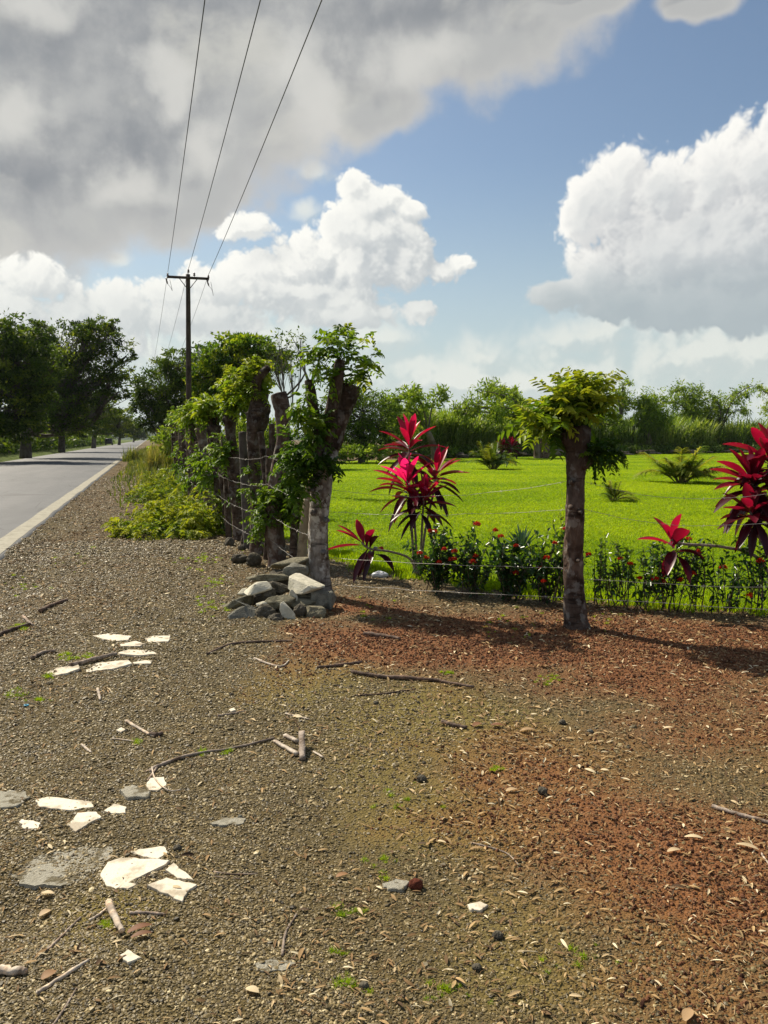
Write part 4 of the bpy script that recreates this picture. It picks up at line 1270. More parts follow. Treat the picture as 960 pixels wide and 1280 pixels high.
# ------------------------------------------------------------------ scatter (only for what nobody could count)
def scatter(name, srcs, Pt, rot, scl, tint, label, idx=None, seed=0):
    me = bpy.data.meshes.new(name); n = len(Pt)
    me.vertices.add(n); me.vertices.foreach_set('co', np.asarray(Pt, np.float32).ravel())
    rng = rngf(seed)
    if idx is None: idx = rng.integers(0, len(srcs), n)
    for nm, ty, arr in (('rot', 'FLOAT_VECTOR', rot), ('scl', 'FLOAT_VECTOR', scl)):
        a = me.attributes.new(nm, ty, 'POINT'); a.data.foreach_set('vector', np.asarray(arr, np.float32).ravel())
    a = me.attributes.new('pick', 'INT', 'POINT'); a.data.foreach_set('value', np.asarray(idx, np.int32))
    a = me.attributes.new('itint', 'FLOAT', 'POINT'); a.data.foreach_set('value', np.asarray(tint, np.float32))
    o = bpy.data.objects.new(name, me); COL.objects.link(o)
    c = bpy.data.collections.new(name + ' kinds')
    for i, s in enumerate(srcs):
        so_ = bpy.data.objects.new('%s_kind' % name, s); so_.name = '%s_kind_%02d' % (name, i); c.objects.link(so_)
    g = bpy.data.node_groups.new(name + ' spread', 'GeometryNodeTree')
    g.interface.new_socket('Geometry', in_out='INPUT', socket_type='NodeSocketGeometry')
    g.interface.new_socket('Geometry', in_out='OUTPUT', socket_type='NodeSocketGeometry')
    k = NT(g); gi = k.n('NodeGroupInput'); go = k.n('NodeGroupOutput')
    ci = k.n('GeometryNodeCollectionInfo'); ci.inputs[0].default_value = c; ci.inputs[1].default_value = True; ci.inputs[2].default_value = True
    ip_ = k.n('GeometryNodeInstanceOnPoints')
    def na(nm, ty):
        x = k.n('GeometryNodeInputNamedAttribute', data_type=ty); x.inputs[0].default_value = nm; return x.outputs[0]
    L = g.links
    L.new(gi.outputs[0], ip_.inputs['Points']); L.new(ci.outputs[0], ip_.inputs['Instance']); ip_.inputs['Pick Instance'].default_value = True
    L.new(na('pick', 'INT'), ip_.inputs['Instance Index']); L.new(na('rot', 'FLOAT_VECTOR'), ip_.inputs['Rotation']); L.new(na('scl', 'FLOAT_VECTOR'), ip_.inputs['Scale'])
    L.new(ip_.outputs[0], go.inputs[0])
    md = o.modifiers.new('spread', 'NODES'); md.node_group = g
    o['kind'] = 'stuff'; o['label'] = label
    return o


# sugar cane beyond the lawn
srcs = []
for v in range(5):
    rng = rngf(600 + v); mb = MB(); n = 46
    a = rng.uniform(0, 2 * PI, n); r = rng.uniform(0, .5, n)
    p = np.stack([np.cos(a) * r, np.sin(a) * r, rng.uniform(.2, 1.9, n)], -1)
    d = nrm(np.stack([np.cos(a) * .4, np.sin(a) * .4, np.ones(n)], -1) + rng.normal(size=(n, 3)) * .2)
    blades(mb, p, d, rng.uniform(1.1, 1.9, n), rng.uniform(.05, .085, n), rng.uniform(.15, .7, n), rng.uniform(.1, .8, n), rng, 5, .15)
    for j in range(8):
        q = np.array([rng.normal() * .25, rng.normal() * .25, 0]); tube(mb, [q, q + [rng.normal() * .1, rng.normal() * .1, 2.]], .02, 4, .6)
    srcs.append(mb.mesh('cane_clump', M['cane']))
pts = []
rng = rngf(610)
back = [(1700, 560.5), (1300, 563.6), (900, 566.4), (740, 569), (600, 572.2), (500, 574.5)]
bk = np.array([G(*q)[:2] for q in back])
n = 2600
f = rng.uniform(0, len(bk) - 1.001, n); i = f.astype(int); w = (f - i)[:, None]
q = bk[i] * (1 - w) + bk[i + 1] * w
q = q + FH[:2] * (4 + 16 * rng.random(n) ** 1.4)[:, None] + rng.normal(size=(n, 2)) * .6
# keep cane out of the shade line left of the lawn corner
sz = rng.uniform(.8, 1.12, n)
scatter('sugar_cane', srcs, np.column_stack([q, np.zeros(n)]), np.column_stack([rng.normal(0, .06, n), rng.normal(0, .06, n), rng.uniform(0, 6.28, n)]), np.column_stack([sz * 1.5, sz * 1.5, sz * 1.42]), rng.normal(.05, .14, n), 'tall sugar cane standing beyond the lawn')
# low scrub and trash in front of the cane
srcs = []
for v in range(4):
    rng = rngf(620 + v); mb = MB(); n = 130
    c = rdir(rng, n) * np.array([.55, .55, .45]) * rng.uniform(.3, 1, n)[:, None] + [0, 0, .4]; c[:, 2] = np.abs(c[:, 2])
    leaf4(mb, c, rdir(rng, n), rng.uniform(.12, .3, n), rng.uniform(.06, .14, n), rng.uniform(0, .6, n), rng)
    srcs.append(mb.mesh('scrub_clump', M['cane']))
n = 800
f = rng.uniform(0, len(bk) - 1.001, n); i = f.astype(int); w = (f - i)[:, None]
q = bk[i] * (1 - w) + bk[i + 1] * w + FH[:2] * rng.uniform(.6, 4.5, n)[:, None]
scatter('undergrowth', srcs, np.column_stack([q, np.zeros(n)]), np.column_stack([np.zeros(n), np.zeros(n), rng.uniform(0, 6.28, n)]), np.repeat(rng.uniform(.6, 1.5, n), 3).reshape(-1, 3), rng.normal(-.05, .15, n), 'low dark scrub along the end of the lawn')
# field edge earth and woody trash
mb = MB(); rng = rngf(630)
for j in range(120):
    f = rng.uniform(0, len(bk) - 1.001); i = int(f); w = f - i
    q = np.array([*(bk[i] * (1 - w) + bk[i + 1] * w + FH[:2] * rng.uniform(-.3, 1.2)), rng.uniform(.05, .4)])
    v = RT * rng.uniform(.4, 1.6) * rng.choice([-1, 1]) + FH * rng.normal() * .4 + z3 * rng.normal() * .12
    tube(mb, [q, q + v * .5 + z3 * .05, q + v], rng.uniform(.04, .13), 6, rng.uniform(.5, .95))
o = mb.build('branch_debris', M['bark_grey']); kind(o, 'stuff', 'dead branches and trash heaped along the end of the lawn')

# distant hill
mb = MB()
hx = np.linspace(-900, 500, 70); hy = np.linspace(0, 500, 12)
HX, HY = np.meshgrid(hx, hy); HZ = (28 * np.exp(-((HX + 60) / 240) ** 2) + 26 * fbm(HX * .006, HY * .006, 5, 71) - 4) * np.sin(np.clip(HY / 250, 0, 1) * PI / 2) - .5
idx = np.arange(HX.size).reshape(HX.shape)
mb.add(np.stack([HX, HY + 1700, HZ], -1).reshape(-1, 3), np.stack([idx[:-1, :-1], idx[:-1, 1:], idx[1:, 1:], idx[1:, :-1]], -1).reshape(-1, 4))
kind(mb.build('hill', plain_mat('wooded hill', (.05, .075, .045), .95, .05, .02, .4)), 'structure', 'low wooded hill on the horizon')

# ------------------------------------------------------------------ utility pole and power lines
DPL = 40.
q = P(236, 560, DPL); pb = np.array([q[0], q[1], 0.])
pt = P(235, 343, DPL); ph_ = pt[2]
pole = thing('utility_pole', 'tall dark wooden utility pole with a crossarm, rising behind the live fence', 'utility pole', pb)
mb = MB(); tube(mb, curve([pb - z3 * .2, np.array([pt[0], pt[1], ph_])], 30), ip([.155, .10], 30), 16, .5, .04, 9); mb.build('pole', M['pole'], pole)
xr = np.array([1., 0, 0])
mb = MB()
ca = np.array([pt[0], pt[1] - .13, ph_ - .18])
HWX = 24 * DPL / FPX / math.cos(YAW)
def box(mb, c, ux, uy, uz):
    V = [np.asarray(c) + sx * ux + sy * uy + sz_ * uz for sx in (-1, 1) for sy in (-1, 1) for sz_ in (-1, 1)]
    mb.add(V, [(0, 1, 3, 2), (4, 6, 7, 5), (0, 4, 5, 1), (2, 3, 7, 6), (0, 2, 6, 4), (1, 5, 7, 3)])
box(mb, ca, xr * HWX, np.array([0, .045, 0]), z3 * .055); mb.build('crossarm', M['pole'], pole, smooth=False)
for sx in (-.45, .45):
    mb = MB(); tube(mb, [ca + xr * sx + [0, -.05, 0], np.array([pt[0], pt[1] - .11, ph_ - .75])], .018, 6, .5); mb.build('brace', M['iron'], pole)
ends = [ca + xr * (-HWX + .03) + z3 * .14, np.array([pt[0] + .02, pt[1] - .02, ph_ + .20]), ca + xr * (HWX - .03) + z3 * .14]
for e in ends + [ca + xr * .28 + z3 * .22]:
    mb = MB()
    tube(mb, [e - z3 * .2, e - z3 * .12, e - z3 * .11, e - z3 * .06, e - z3 * .055, e, e + z3 * .03], [.012, .014, .055, .05, .035, .05, .02], 12, .5)
    mb.build('insulator', M['ceramic'], pole)
for sx, L in ((-HWX + .02, .36), (HWX - .02, .5)):            # cut-out fuses and drop leads under the arm ends
    mb = MB(); a = ca + xr * sx - z3 * .02
    tube(mb, curve([a, a + [-.06, -.1, -.12], a + [.0, -.14, -.34]], 8), [.03, .035, .03, .045, .03, .04, .03, .02], 8, .4)
    mb.build('fuse_cutout', M['ceramic'], pole)
    mb = MB(); tube(mb, curve([a + [.0, -.14, -.34], a + [.14, -.1, -.5], a + [.2, -.05, -L - .25], a + [.1, 0, -.12]], 12), .009, 5, .5); mb.build('drop_lead', M['cable'], pole)
for e, lab, dx in zip(ends, ('left power line strung to the end of the crossarm nearest the road', 'middle power line passing over the top of the utility pole', 'right power line strung to the crossarm end over the field'), (0, 0, 0)):
    mb = MB()
    n = 60; t = np.linspace(0, 1, n)
    a = e + np.array([0, 0, .03])
    near = a + np.array([0.0, -66, .1]); c1 = a * (1 - t[:, None]) + near * t[:, None]; c1[:, 2] -= 4 * t * (1 - t) * .55
    far = a + np.array([-.9, 75, -.2]); c2 = a * (1 - t[:, None]) + far * t[:, None]; c2[:, 2] -= 4 * t * (1 - t) * .9
    tube(mb, c1, .0105, 6, .5, cap=False); tube(mb, c2[:], .0085, 5, .5, cap=False)
    o = mb.build('power_line', M['cable']); tag(o, lab, 'power line', 'overhead power lines')
# ------------------------------------------------------------------ cut branches, tall grass by the road
def brush(label, ls, n, seed, L=.26, tint=(.5, 1.1)):
    rng = rngf(seed)
    c0 = GH(*ls[0][:2])
    lf = MB()
    tot = sum(q[2] * q[3] for q in ls)
    for (px, py, rx, ry) in ls:
        b = GH(px, py); d = dep(b); s = d / FPX
        k_ = max(3, int(n * rx * ry / tot))
        for _ in range(k_):
            u = rng.uniform(-1, 1); v = rng.uniform(-1, 1)
            hh_ = ry * s * 1.1 * (1 - .6 * abs(u)) * rng.random() ** .6
            p_ = b + RT * u * rx * s + FH * v * rx * s * .8 + z3 * hh_
            dr = nrm(RT * (u + rng.normal() * .6) + FH * (v + rng.normal() * .6) + z3 * rng.normal() * .3)
            e = p_ + dr * rng.uniform(.25, .6); e[2] = max(e[2], .04)
            shoots(None, lf, rng, [p_ * .6 + (b + z3 * .1) * .4], [e], L, 6, 8, .006, (tint[0] + .15 * rng.normal() + .25 * min(hh_ / .5, 1) - .15, tint[1]), .42, .55, six=d < 17, start=.3)
    o = lf.build('branch_pile', M['leaf_brush'], origin=tuple(c0)); tag(o, label, 'branch pile', 'heaps of cut green branches')
brush('near heap of freshly cut leafy branches lying against the fence', [(262, 664, 32, 24), (205, 668, 36, 12), (230, 650, 36, 24), (280, 650, 20, 20), (185, 662, 20, 8)], 250, 701)
brush('rear heap of cut leafy branches closer to the road bend', [(222, 618, 26, 18), (200, 628, 22, 14), (240, 628, 22, 18), (205, 605, 16, 14)], 150, 702, .3, (.4, 1.))


def grass_clump(label, px, py, hpx, wpx, n, seed, tint, name='tall_grass', group='tall grass clumps beside the road'):
    rng = rngf(seed); b = GH(px, py); s = dep(b) / FPX
    t = thing(name, label, 'tall grass', b, group)
    a = rng.uniform(0, 2 * PI, n); th = rng.uniform(.02, .5, n)
    p = b + RT * (rng.normal(0, .45, n) * wpx * s)[:, None] + FH * (rng.normal(0, .45, n) * wpx * s)[:, None]
    d = np.stack([np.sin(th) * np.cos(a), np.sin(th) * np.sin(a), np.cos(th)], -1)
    mb = MB(); blades(mb, p, d, hpx * s * rng.uniform(.5, 1.15, n), .02 * rng.uniform(.7, 1.5, n) * max(1, s * 40), rng.uniform(.05, .5, n), np.clip(tint + rng.normal(0, .18, n), 0, 1), rng, 5, .2, lambda t: (1 - t) ** .6)
    mb.build('grass_blades', M['drygrass'], t)
grass_clump('tall yellowish grass tuft beside the road edge line, beyond the cut branches', 193, 592, 44, 9, 340, 711, .75)
grass_clump('bright green grass tuft where the edge line vanishes', 168, 577, 22, 12, 420, 712, .45)
grass_clump('mixed green grass behind the rear heap of branches', 210, 590, 34, 12, 420, 713, .4)
grass_clump('reddish dry grass stalks left of the far stumps', 203, 584, 50, 6, 200, 714, .95)

rng = rngf(715); mb = MB(); n = 5200
yy = 20 + 106 * rng.random(n) ** 1.15
xl = -1.5 + 2.2 * (1 - sst(22, 40, yy + 9 * rng.normal(size=n))) + .9 * vn(yy * .12, yy * 0, 3); xx_ = xl + rng.random(n) ** 1.3 * 3.2
hh_ = (.25 + .75 * rng.random(n) ** 2) * (.5 + .9 * vn(xx_ * .9, yy * .3, 8)) * sst(-1.6, .6, xx_ + .3) + .12
a_ = rng.uniform(0, 6.28, n); th = rng.uniform(.05, .6, n)
blades(mb, np.stack([xx_, yy, np.full(n, -.01)], -1), np.stack([np.sin(th) * np.cos(a_), np.sin(th) * np.sin(a_), np.cos(th)], -1), hh_, .03 + .0006 * yy, rng.uniform(.1, .5, n), np.clip(.4 + .5 * (vn(xx_ * .7, yy * .2, 5) - .4) + rng.normal(0, .15, n), 0, 1), rng, 4, .2, lambda t: (1 - t) ** .6)
kind(mb.build('verge_grass', M['drygrass']), 'stuff', 'rough grass covering the verge where it runs into the distance')

# stakes of the fence on the far side of the road
gS = 'stakes of the fence across the road'
lab_s = ['stake in the shade under the big dark tree', 'stake right beside the tall dark tree trunk', 'crooked stake in the shade past the tall dark trunk', 'stake at the middle of the shaded bank', 'short stake on the shaded bank before the lit grass',
         'pale stake at the edge of the lit grass', 'pale twin stake farther along the lit grass', 'tiny stake near the far verge']
for i, (x, hp) in enumerate(((12, 34), (50, 30), (62, 30), (74, 28), (88, 26), (108, 20), (113, 19), (124, 14))):
    a = math.atan2(x - 480, FPX) + YAW; Xs = -12.8; Yg = Xs / math.tan(a)
    b = np.array([Xs, Yg, .25]); s = dep(b) / FPX; rng = rngf(730 + i)
    mb = MB(); tube(mb, curve([b - z3 * .2, b + z3 * hp * s * .5 + RT * rng.normal() * .1, b + z3 * hp * s * .85 + RT * rng.normal() * .25], 8), [.13, .12, .12, .11, .11, .1, .1, .09], 8, .6 + .3 * (i > 4), .15, i)
    o = mb.build('fence_stake', M['bark_grey'], origin=tuple(b)); tag(o, lab_s[i], 'fence stake', gS)

# dark vehicle far down the road
b = G(136, 556); b = np.array([*P(136, 551.5, 215)[:2], .06]); 
car = thing('parked_car', 'tiny dark boxy vehicle far down the left edge of the road', 'vehicle', b)
mb = MB(); yv = np.array([0, 1., 0])
prof = [(-2, .35), (-2, 1.0), (-1.9, 1.75), (.3, 1.78), (.9, 1.1), (2., 1.0), (2.05, .35)]
n = len(prof); V = [b + xr * sx * .85 + yv * a + z3 * c for sx in (-1, 1) for a, c in prof]
mb.add(V, [(i, (i + 1) % n, n + (i + 1) % n, n + i) for i in range(n)], [(0, i + 1, i) for i in range(1, n - 1)] + [(n, n + i, n + i + 1) for i in range(1, n - 1)])
mb.build('body', plain_mat('dark paint', (.02, .02, .025), .35, .5), car, smooth=False)
mb = MB(); box(mb, b + yv * -1.96 + z3 * 1.4, xr * .68, yv * .02, z3 * .26); mb.build('rear_window', plain_mat('dark glass', (.015, .02, .025), .1, .6), car, smooth=False)
for sx in (-.8, .8):
    for sy in (-1.2, 1.3):
        mb = MB(); c = b + xr * sx + yv * sy + z3 * .33; tube(mb, [c - xr * .11, c + xr * .11], .33, 16, .5); mb.build('wheel', plain_mat('tyre', (.02, .02, .02), .9, .1), car)

# thin humid air that pales the far trees and the hill
mb = MB(); box(mb, (0, 1000, 75), np.array([3500., 0, 0]), np.array([0, 4500., 0]), np.array([0, 0, 77.]))
m, k, out = newmat('humid air')
v = k.n('ShaderNodeVolumePrincipled'); v.inputs['Color'].default_value = (.85, .92, 1, 1); v.inputs['Density'].default_value = .00007; v.inputs['Anisotropy'].default_value = .2
k.t.links.new(v.outputs[0], out.inputs['Volume'])
kind(mb.build('haze', m, smooth=False), 'stuff', 'thin humid haze')

# ------------------------------------------------------------------ loose gravel, clods, litter
def zone(x, y, specs):
    f = np.zeros_like(x)
    for px, py, rx, ry, w in specs:
        c = G(px, py)
        f = np.maximum(f, w * np.exp(-(((x - c[0]) * RT[0] + (y - c[1]) * RT[1]) / rx) ** 2 - (((x - c[0]) * FH[0] + (y - c[1]) * FH[1]) / ry) ** 2))
    return f


def spray_ground(rng, n, d0=1.9, d1=13., power=1.1):
    """points over the ground in front, thinning out with distance"""
    u = rng.random(n)
    e = 2 - power
    d = (d0 ** e + u * (d1 ** e - d0 ** e)) ** (1 / e)
    s = rng.uniform(-.66, .66, n) * d
    x = FH[0] * d + RT[0] * s; y = FH[1] * d + RT[1] * s
    return x, y, d


def ground_ok(x, y):
    fx = FA[0] + (y - FA[1]) * fdir[0] / fdir[1]
    return (x > -1.93) & ~in_poly(x, y, LAWN_POLY) & ((y < FA[1]) | (x < fx + 1.2))


def pebble(seed, flat=.7):
    bm = bmesh.new(); rng = random.Random(seed)
    bmesh.ops.create_icosphere(bm, subdivisions=1, radius=1)
    for v in bm.verts:
        v.co *= rng.uniform(.72, 1.2)
        v.co.z *= flat; v.co.x *= 1.2
    me = bpy.data.meshes.new('pebble_shape'); bm.to_mesh(me); bm.free()
    return me


def shape_mat(name, stops, rough=.85, spec=.2, attr='itint'):
    m, k, out = newmat(name)
    c = k.ramp(k.attr(attr, 'INSTANCER'), stops)
    n = k.noise(k.n('ShaderNodeTexCoord').outputs['Object'], 2.5, 4, .7)
    c = k.mix(1., c, k.ramp(n, [(.3, (.7, .7, .7)), (.7, (1.25, 1.25, 1.25))]), 'MULTIPLY')
    b = principled(k, c, rough, spec)
    k.t.links.new(b.outputs[0], out.inputs[0])
    return m


m_gr = shape_mat('loose gravel', [(0, (.034, .026, .013)), (.45, (.15, .112, .046)), (.8, (.31, .235, .105)), (1, (.58, .48, .27))], .5, spec=.3)
m_cl = shape_mat('red clods', [(0, (.038, .014, .007)), (.5, (.15, .062, .028)), (.85, (.25, .13, .065)), (1, (.32, .23, .14))])
m_li = shape_mat('dry leaf bits', [(0, (.07, .04, .02)), (.4, (.22, .13, .055)), (.75, (.44, .30, .14)), (1, (.70, .6, .40))], .75)

peb = []
for v in range(6):
    me = pebble(v, .62); me.materials.append(m_gr); peb.append(me)
clod = []
for v in range(5):
    me = pebble(40 + v, .75); me.materials.append(m_cl); clod.append(me)

red_s = [(640, 800, 1.9, 1.0, 1.1), (480, 800, .7, .6, .95), (850, 805, 1.7, 1.1, 1.), (800, 850, 1.2, .7, .8), (960, 870, 1, 1, .65), (460, 760, .8, .5, .8),
         (870, 1140, .45, .55, .36), (960, 1040, .5, .6, .5), (960, 1230, .4, .4, .4), (1150, 900, 2, 3, .8), (1100, 1150, .6, 1, .7), (900, 1080, 1.0, 1.7, .5), (760, 960, 1.1, .9, .42), (900, 920, 1., .8, .5), (700, 1160, .4, .5, .3)]
lit_s = [(60, 760, .9, 3.0, .9), (130, 660, .6, 5, .9), (160, 610, .5, 9, 1), (420, 740, 1.2, 1., 1.), (330, 690, .9, 2.5, 1), (700, 765, 2.4, .5, 1.), (1000, 790, 2, .6, .9),
         (680, 900, .5, .4, .7), (860, 840, .9, .5, .7), (560, 850, .6, .3, .7), (880, 1060, .4, .3, .6), (900, 930, .6, .6, .6), (100, 1180, .2, .2, .6), (640, 1080, .3, .3, .6), (420, 940, .15, .15, .9), (60, 850, .4, .4, .6)]

rng = rngf(800)
x, y, d = spray_ground(rng, 330000, power=1.85)
xv_ = rng.uniform(-1.9, 2.6, 26000); yv_ = 12 + 26 * rng.random(26000) ** 1.5
x = np.concatenate([x, xv_]); y = np.concatenate([y, yv_]); d = x * FH[0] + y * FH[1]
r = zone(x, y, red_s) + (fbm(x * 1.6 + 11, y * 1.6, 4, 21) - .5) * 1.
okg = ground_ok(x, y)
# gravel
lat = (x * RT[0] + y * RT[1]) / d + .5 * (fbm(x * .9, y * .9, 3, 15) - .5)
sel = okg & (rng.random(len(x)) > np.clip(r * 1.6 - .2, 0, .96)) & (rng.random(len(x)) < 1 - .62 * sst(-.15, .08, lat))
xs, ys_, ds = x[sel], y[sel], d[sel]; n = len(xs)
sz = (.0030 + .0036 * rng.random(n) ** 4 + .005 * (rng.random(n) > .991)) * (.62 + .15 * np.minimum(ds, 14) + .02 * ds)
zz = H(xs, ys_) + sz * .25
pt_ = np.column_stack([xs, ys_, zz])
ti = np.clip(rng.normal(.42, .2, n) + .4 * (rng.random(n) > .95), 0, 1)
scatter('gravel', peb, pt_, rng.uniform(-.4, .4, (n, 3)) + np.column_stack([np.zeros((n, 2)), rng.uniform(0, 6.28, n)]), np.repeat(sz, 3).reshape(-1, 3) * rng.uniform(.75, 1.3, (n, 3)), ti, 'dark loose gravel covering the verge')
sel = okg & (rng.random(len(x)) < np.clip(r * 1.5 - .42, 0, 1) * np.clip(.3 + d / 9, 0, 1))
xs, ys_, ds = x[sel], y[sel], d[sel]; n = len(xs)
sz = (.003 + .006 * rng.random(n) ** 4) * (.8 + .11 * ds)
scatter('soil_clods', clod, np.column_stack([xs, ys_, H(xs, ys_) + sz * .2]), rng.uniform(0, 6.28, (n, 3)), np.repeat(sz, 3).reshape(-1, 3), np.clip(rng.normal(.45, .22, n), 0, 1), 'crumbly clods of red earth')

# leaf fragments, straw
bits = []
for v in range(6):
    rg = rngf(820 + v); mb = MB()
    if v < 3:
        blades(mb, np.array([[-.5, 0, .03]]), np.array([[1, 0, .25 * rg.random()]]), 1., .16 + .16 * rg.random(), .3, 0, rg, 4, .3 * rg.random())
    elif v < 5:
        c = curve([[-.5, 0, .02], [0, .1 * rg.normal(), .05], [.5, .05, .02]], 5); tube(mb, c, .035, 4, 0)
    else:
        blades(mb, np.array([[-.5, 0, .02]]), np.array([[1, 0, .3]]), 1., .28, .22, 0, rg, 4, .06)
    bits.append(mb.mesh('leaf_bit', m_li))
rng = rngf(830)
x, y, d = spray_ground(rng, 170000, d1=26., power=1.35)
yv_ = 11 + 45 * rng.random(30000) ** 1.7; xv_ = rng.uniform(-1.85, 3.2, 30000)
x = np.concatenate([x, xv_]); y = np.concatenate([y, yv_]); d = x * FH[0] + y * FH[1]
w = zone(x, y, lit_s); nz = fbm(x * 2.2, y * 2.2, 4, 44)
w = np.maximum(w, sst(11, 15, d) * .7)
latl = (x * RT[0] + y * RT[1]) / d
prob = np.clip((.10 + .24 * sst(-.12, .1, latl)) + .75 * w * sst(.3, .6, nz) + .35 * sst(.56, .7, nz), 0, 1)
sel = ground_ok(x, y) & (rng.random(len(x)) < prob)
xs, ys_, ds = x[sel], y[sel], d[sel]; n = len(xs)
L = (.006 + .034 * rng.random(n) ** (2.1 - .7 * sst(-.1, .15, (xs * RT[0] + ys_ * RT[1]) / ds))) * (.75 + .10 * np.minimum(ds, 14) + .03 * ds) * (1 + .5 * (rng.random(n) > .97))
scatter('leaf_litter', bits, np.column_stack([xs, ys_, H(xs, ys_) + .006]), np.column_stack([rng.normal(0, .25, n), rng.normal(0, .2, n), rng.uniform(0, 6.28, n)]), np.repeat(L, 3).reshape(-1, 3), np.clip(rng.normal(.5, .27, n) - .16 * sst(7, 12, ds), 0, 1), 'dry leaf fragments and straw strewn over the ground')

# small weeds
srcs = []
for v in range(4):
    rg = rngf(840 + v); mb = MB(); n = 26
    a = rg.uniform(0, 6.28, n); th = rg.uniform(.1, 1.1, n)
    dd = np.stack([np.sin(th) * np.cos(a), np.sin(th) * np.sin(a), np.cos(th)], -1)
    blades(mb, rg.normal(0, .25, (n, 3)) * [1, 1, 0], dd, rg.uniform(.5, 1.1, n), .09, .4, rg.uniform(.3, .9, n), rg, 4, .2, lambda t: (1 - t) ** .7)
    srcs.append(mb.mesh('weed_tuft', M['grass']))
spots = [(25, 785, 8, 26), (60, 845, 6, 20), (22, 868, 18, 24), (50, 875, 10, 14), (85, 822, 14, 22), (110, 822, 12, 14), (255, 941, 8, 10), (170, 928, 8, 8), (285, 940, 8, 8), (130, 1155, 8, 10), (260, 760, 25, 40), (250, 700, 25, 40), (270, 730, 20, 30),
         (620, 962, 7, 12), (685, 850, 14, 18), (650, 776, 60, 26), (470, 768, 40, 10), (420, 1190, 14, 12), (440, 1140, 20, 10), (760, 775, 50, 14), (320, 690, 20, 14), (560, 842, 8, 8), (600, 742, 14, 4), (30, 730, 30, 14), (90, 700, 30, 16), (470, 1080, 30, 10), (435, 1230, 24, 14), (560, 1240, 40, 14), (500, 1000, 40, 10), (720, 1200, 60, 12)]
rng = rngf(850)
PX = []
for (a, b_, rr, nn) in spots:
    for _ in range(nn):
        PX.append(GH(a + rng.normal() * rr * .5, b_ + rng.normal() * rr * .22))
PX = np.array(PX); n = len(PX)
sc_ = rng.uniform(.012, .04, n) * (.6 + .09 * (PX[:, 0] * FH[0] + PX[:, 1] * FH[1]))
scatter('weeds', srcs, PX, np.column_stack([np.zeros((n, 2)), rng.uniform(0, 6.28, n)]), np.repeat(sc_, 3).reshape(-1, 3), rng.normal(.0, .15, n), 'small bright weeds sprouting in the gravel')

# lawn blades
srcs = []
for v in range(5):
    rg = rngf(860 + v); mb = MB(); n = 24
    a = rg.uniform(0, 6.28, n); th = rg.uniform(.05, .9, n)
    dd = np.stack([np.sin(th) * np.cos(a), np.sin(th) * np.sin(a), np.cos(th)], -1)
    blades(mb, rg.uniform(-1.1, 1.1, (n, 3)) * [1, 1, 0], dd, rg.uniform(.5, 1.1, n), .13, .3, rg.uniform(.1, .9, n), rg, 3, .25, lambda t: (1 - t) ** .6)
    srcs.append(mb.mesh('grass_tuft', M['grass']))
rng = rngf(870)
n = 150000
u = rng.random(n); d = 7.2 * (95 / 7.2) ** u
s = rng.uniform(-.62, .66, n) * d
x = FH[0] * d + RT[0] * s; y = FH[1] * d + RT[1] * s
sel = in_poly(x, y, LAWN_POLY) & (lawn_d(x, y) > -.3)
x, y, d = x[sel], y[sel], d[sel]; n = len(x)
sc_ = .05 * rng.uniform(.6, 1.3, n) * (.75 + .05 * d)
scatter('lawn_grass', srcs, np.column_stack([x, y, np.full(n, .004)]), np.column_stack([np.zeros((n, 2)), rng.uniform(0, 6.28, n)]), np.column_stack([sc_ * 1.1, sc_ * 1.1, np.minimum(sc_ * .8, .075)]), np.clip((fbm(x * .3, y * .3, 4, 66) - .5) * 1.1 + rng.normal(0, .12, n), -.4, .4), 'short blades of the mown lawn')
# ragged taller grass along the foot of the hedge
q = fr[rng.integers(0, len(fr) - 1, 900)]
f = rng.uniform(2, len(fr) - 1.01, 900); i = f.astype(int); w = (f - i)[:, None]
q = fr[i] * (1 - w) + fr[i + 1] * w + ln_n * rng.normal(.1, .16, 900)[:, None]
sc_ = rng.uniform(.05, .15, 900)
scatter('edge_grass', srcs, np.column_stack([q, np.zeros(900)]), np.column_stack([np.zeros((900, 2)), rng.uniform(0, 6.28, 900)]), np.column_stack([sc_ * .6, sc_ * .6, sc_]), rng.normal(-.05, .15, 900), 'uneven taller grass along the lawn edge')

# ------------------------------------------------------------------ stones of the heap
def stone_mat(name, a, b_, spk, bd=.012):
    m, k, out = newmat(name)
    p = wpos(k); n1 = k.noise(p, 13, 6, .65); n2 = k.noise(p, 55, 5, .7); v = k.vor(p, 60)
    c = k.mix(k.mr(n1, .35, .65), a, b_); c = k.mix(k.mr(n2, .58, .72), c, spk)
    h = k.math('ADD', n2, k.math('MULTIPLY', v.outputs[0], -.5))
    b = principled(k, c, .9, .15, bump(k, h, bd)); k.t.links.new(b.outputs[0], out.inputs[0])
    return m
M['lava'] = stone_mat('dark porous stone', (.075, .066, .05), (.14, .125, .095), (.23, .205, .16), .02)
M['grey_stone'] = stone_mat('grey stone', (.14, .135, .11), (.25, .24, .195), (.36, .34, .28))
M['mossy'] = stone_mat('olive grey slab', (.12, .11, .075), (.23, .21, .145), (.34, .31, .23))
M['pale_stone'] = stone_mat('pale concrete chunk', (.46, .43, .33), (.64, .60, .48), (.34, .31, .24), .005)


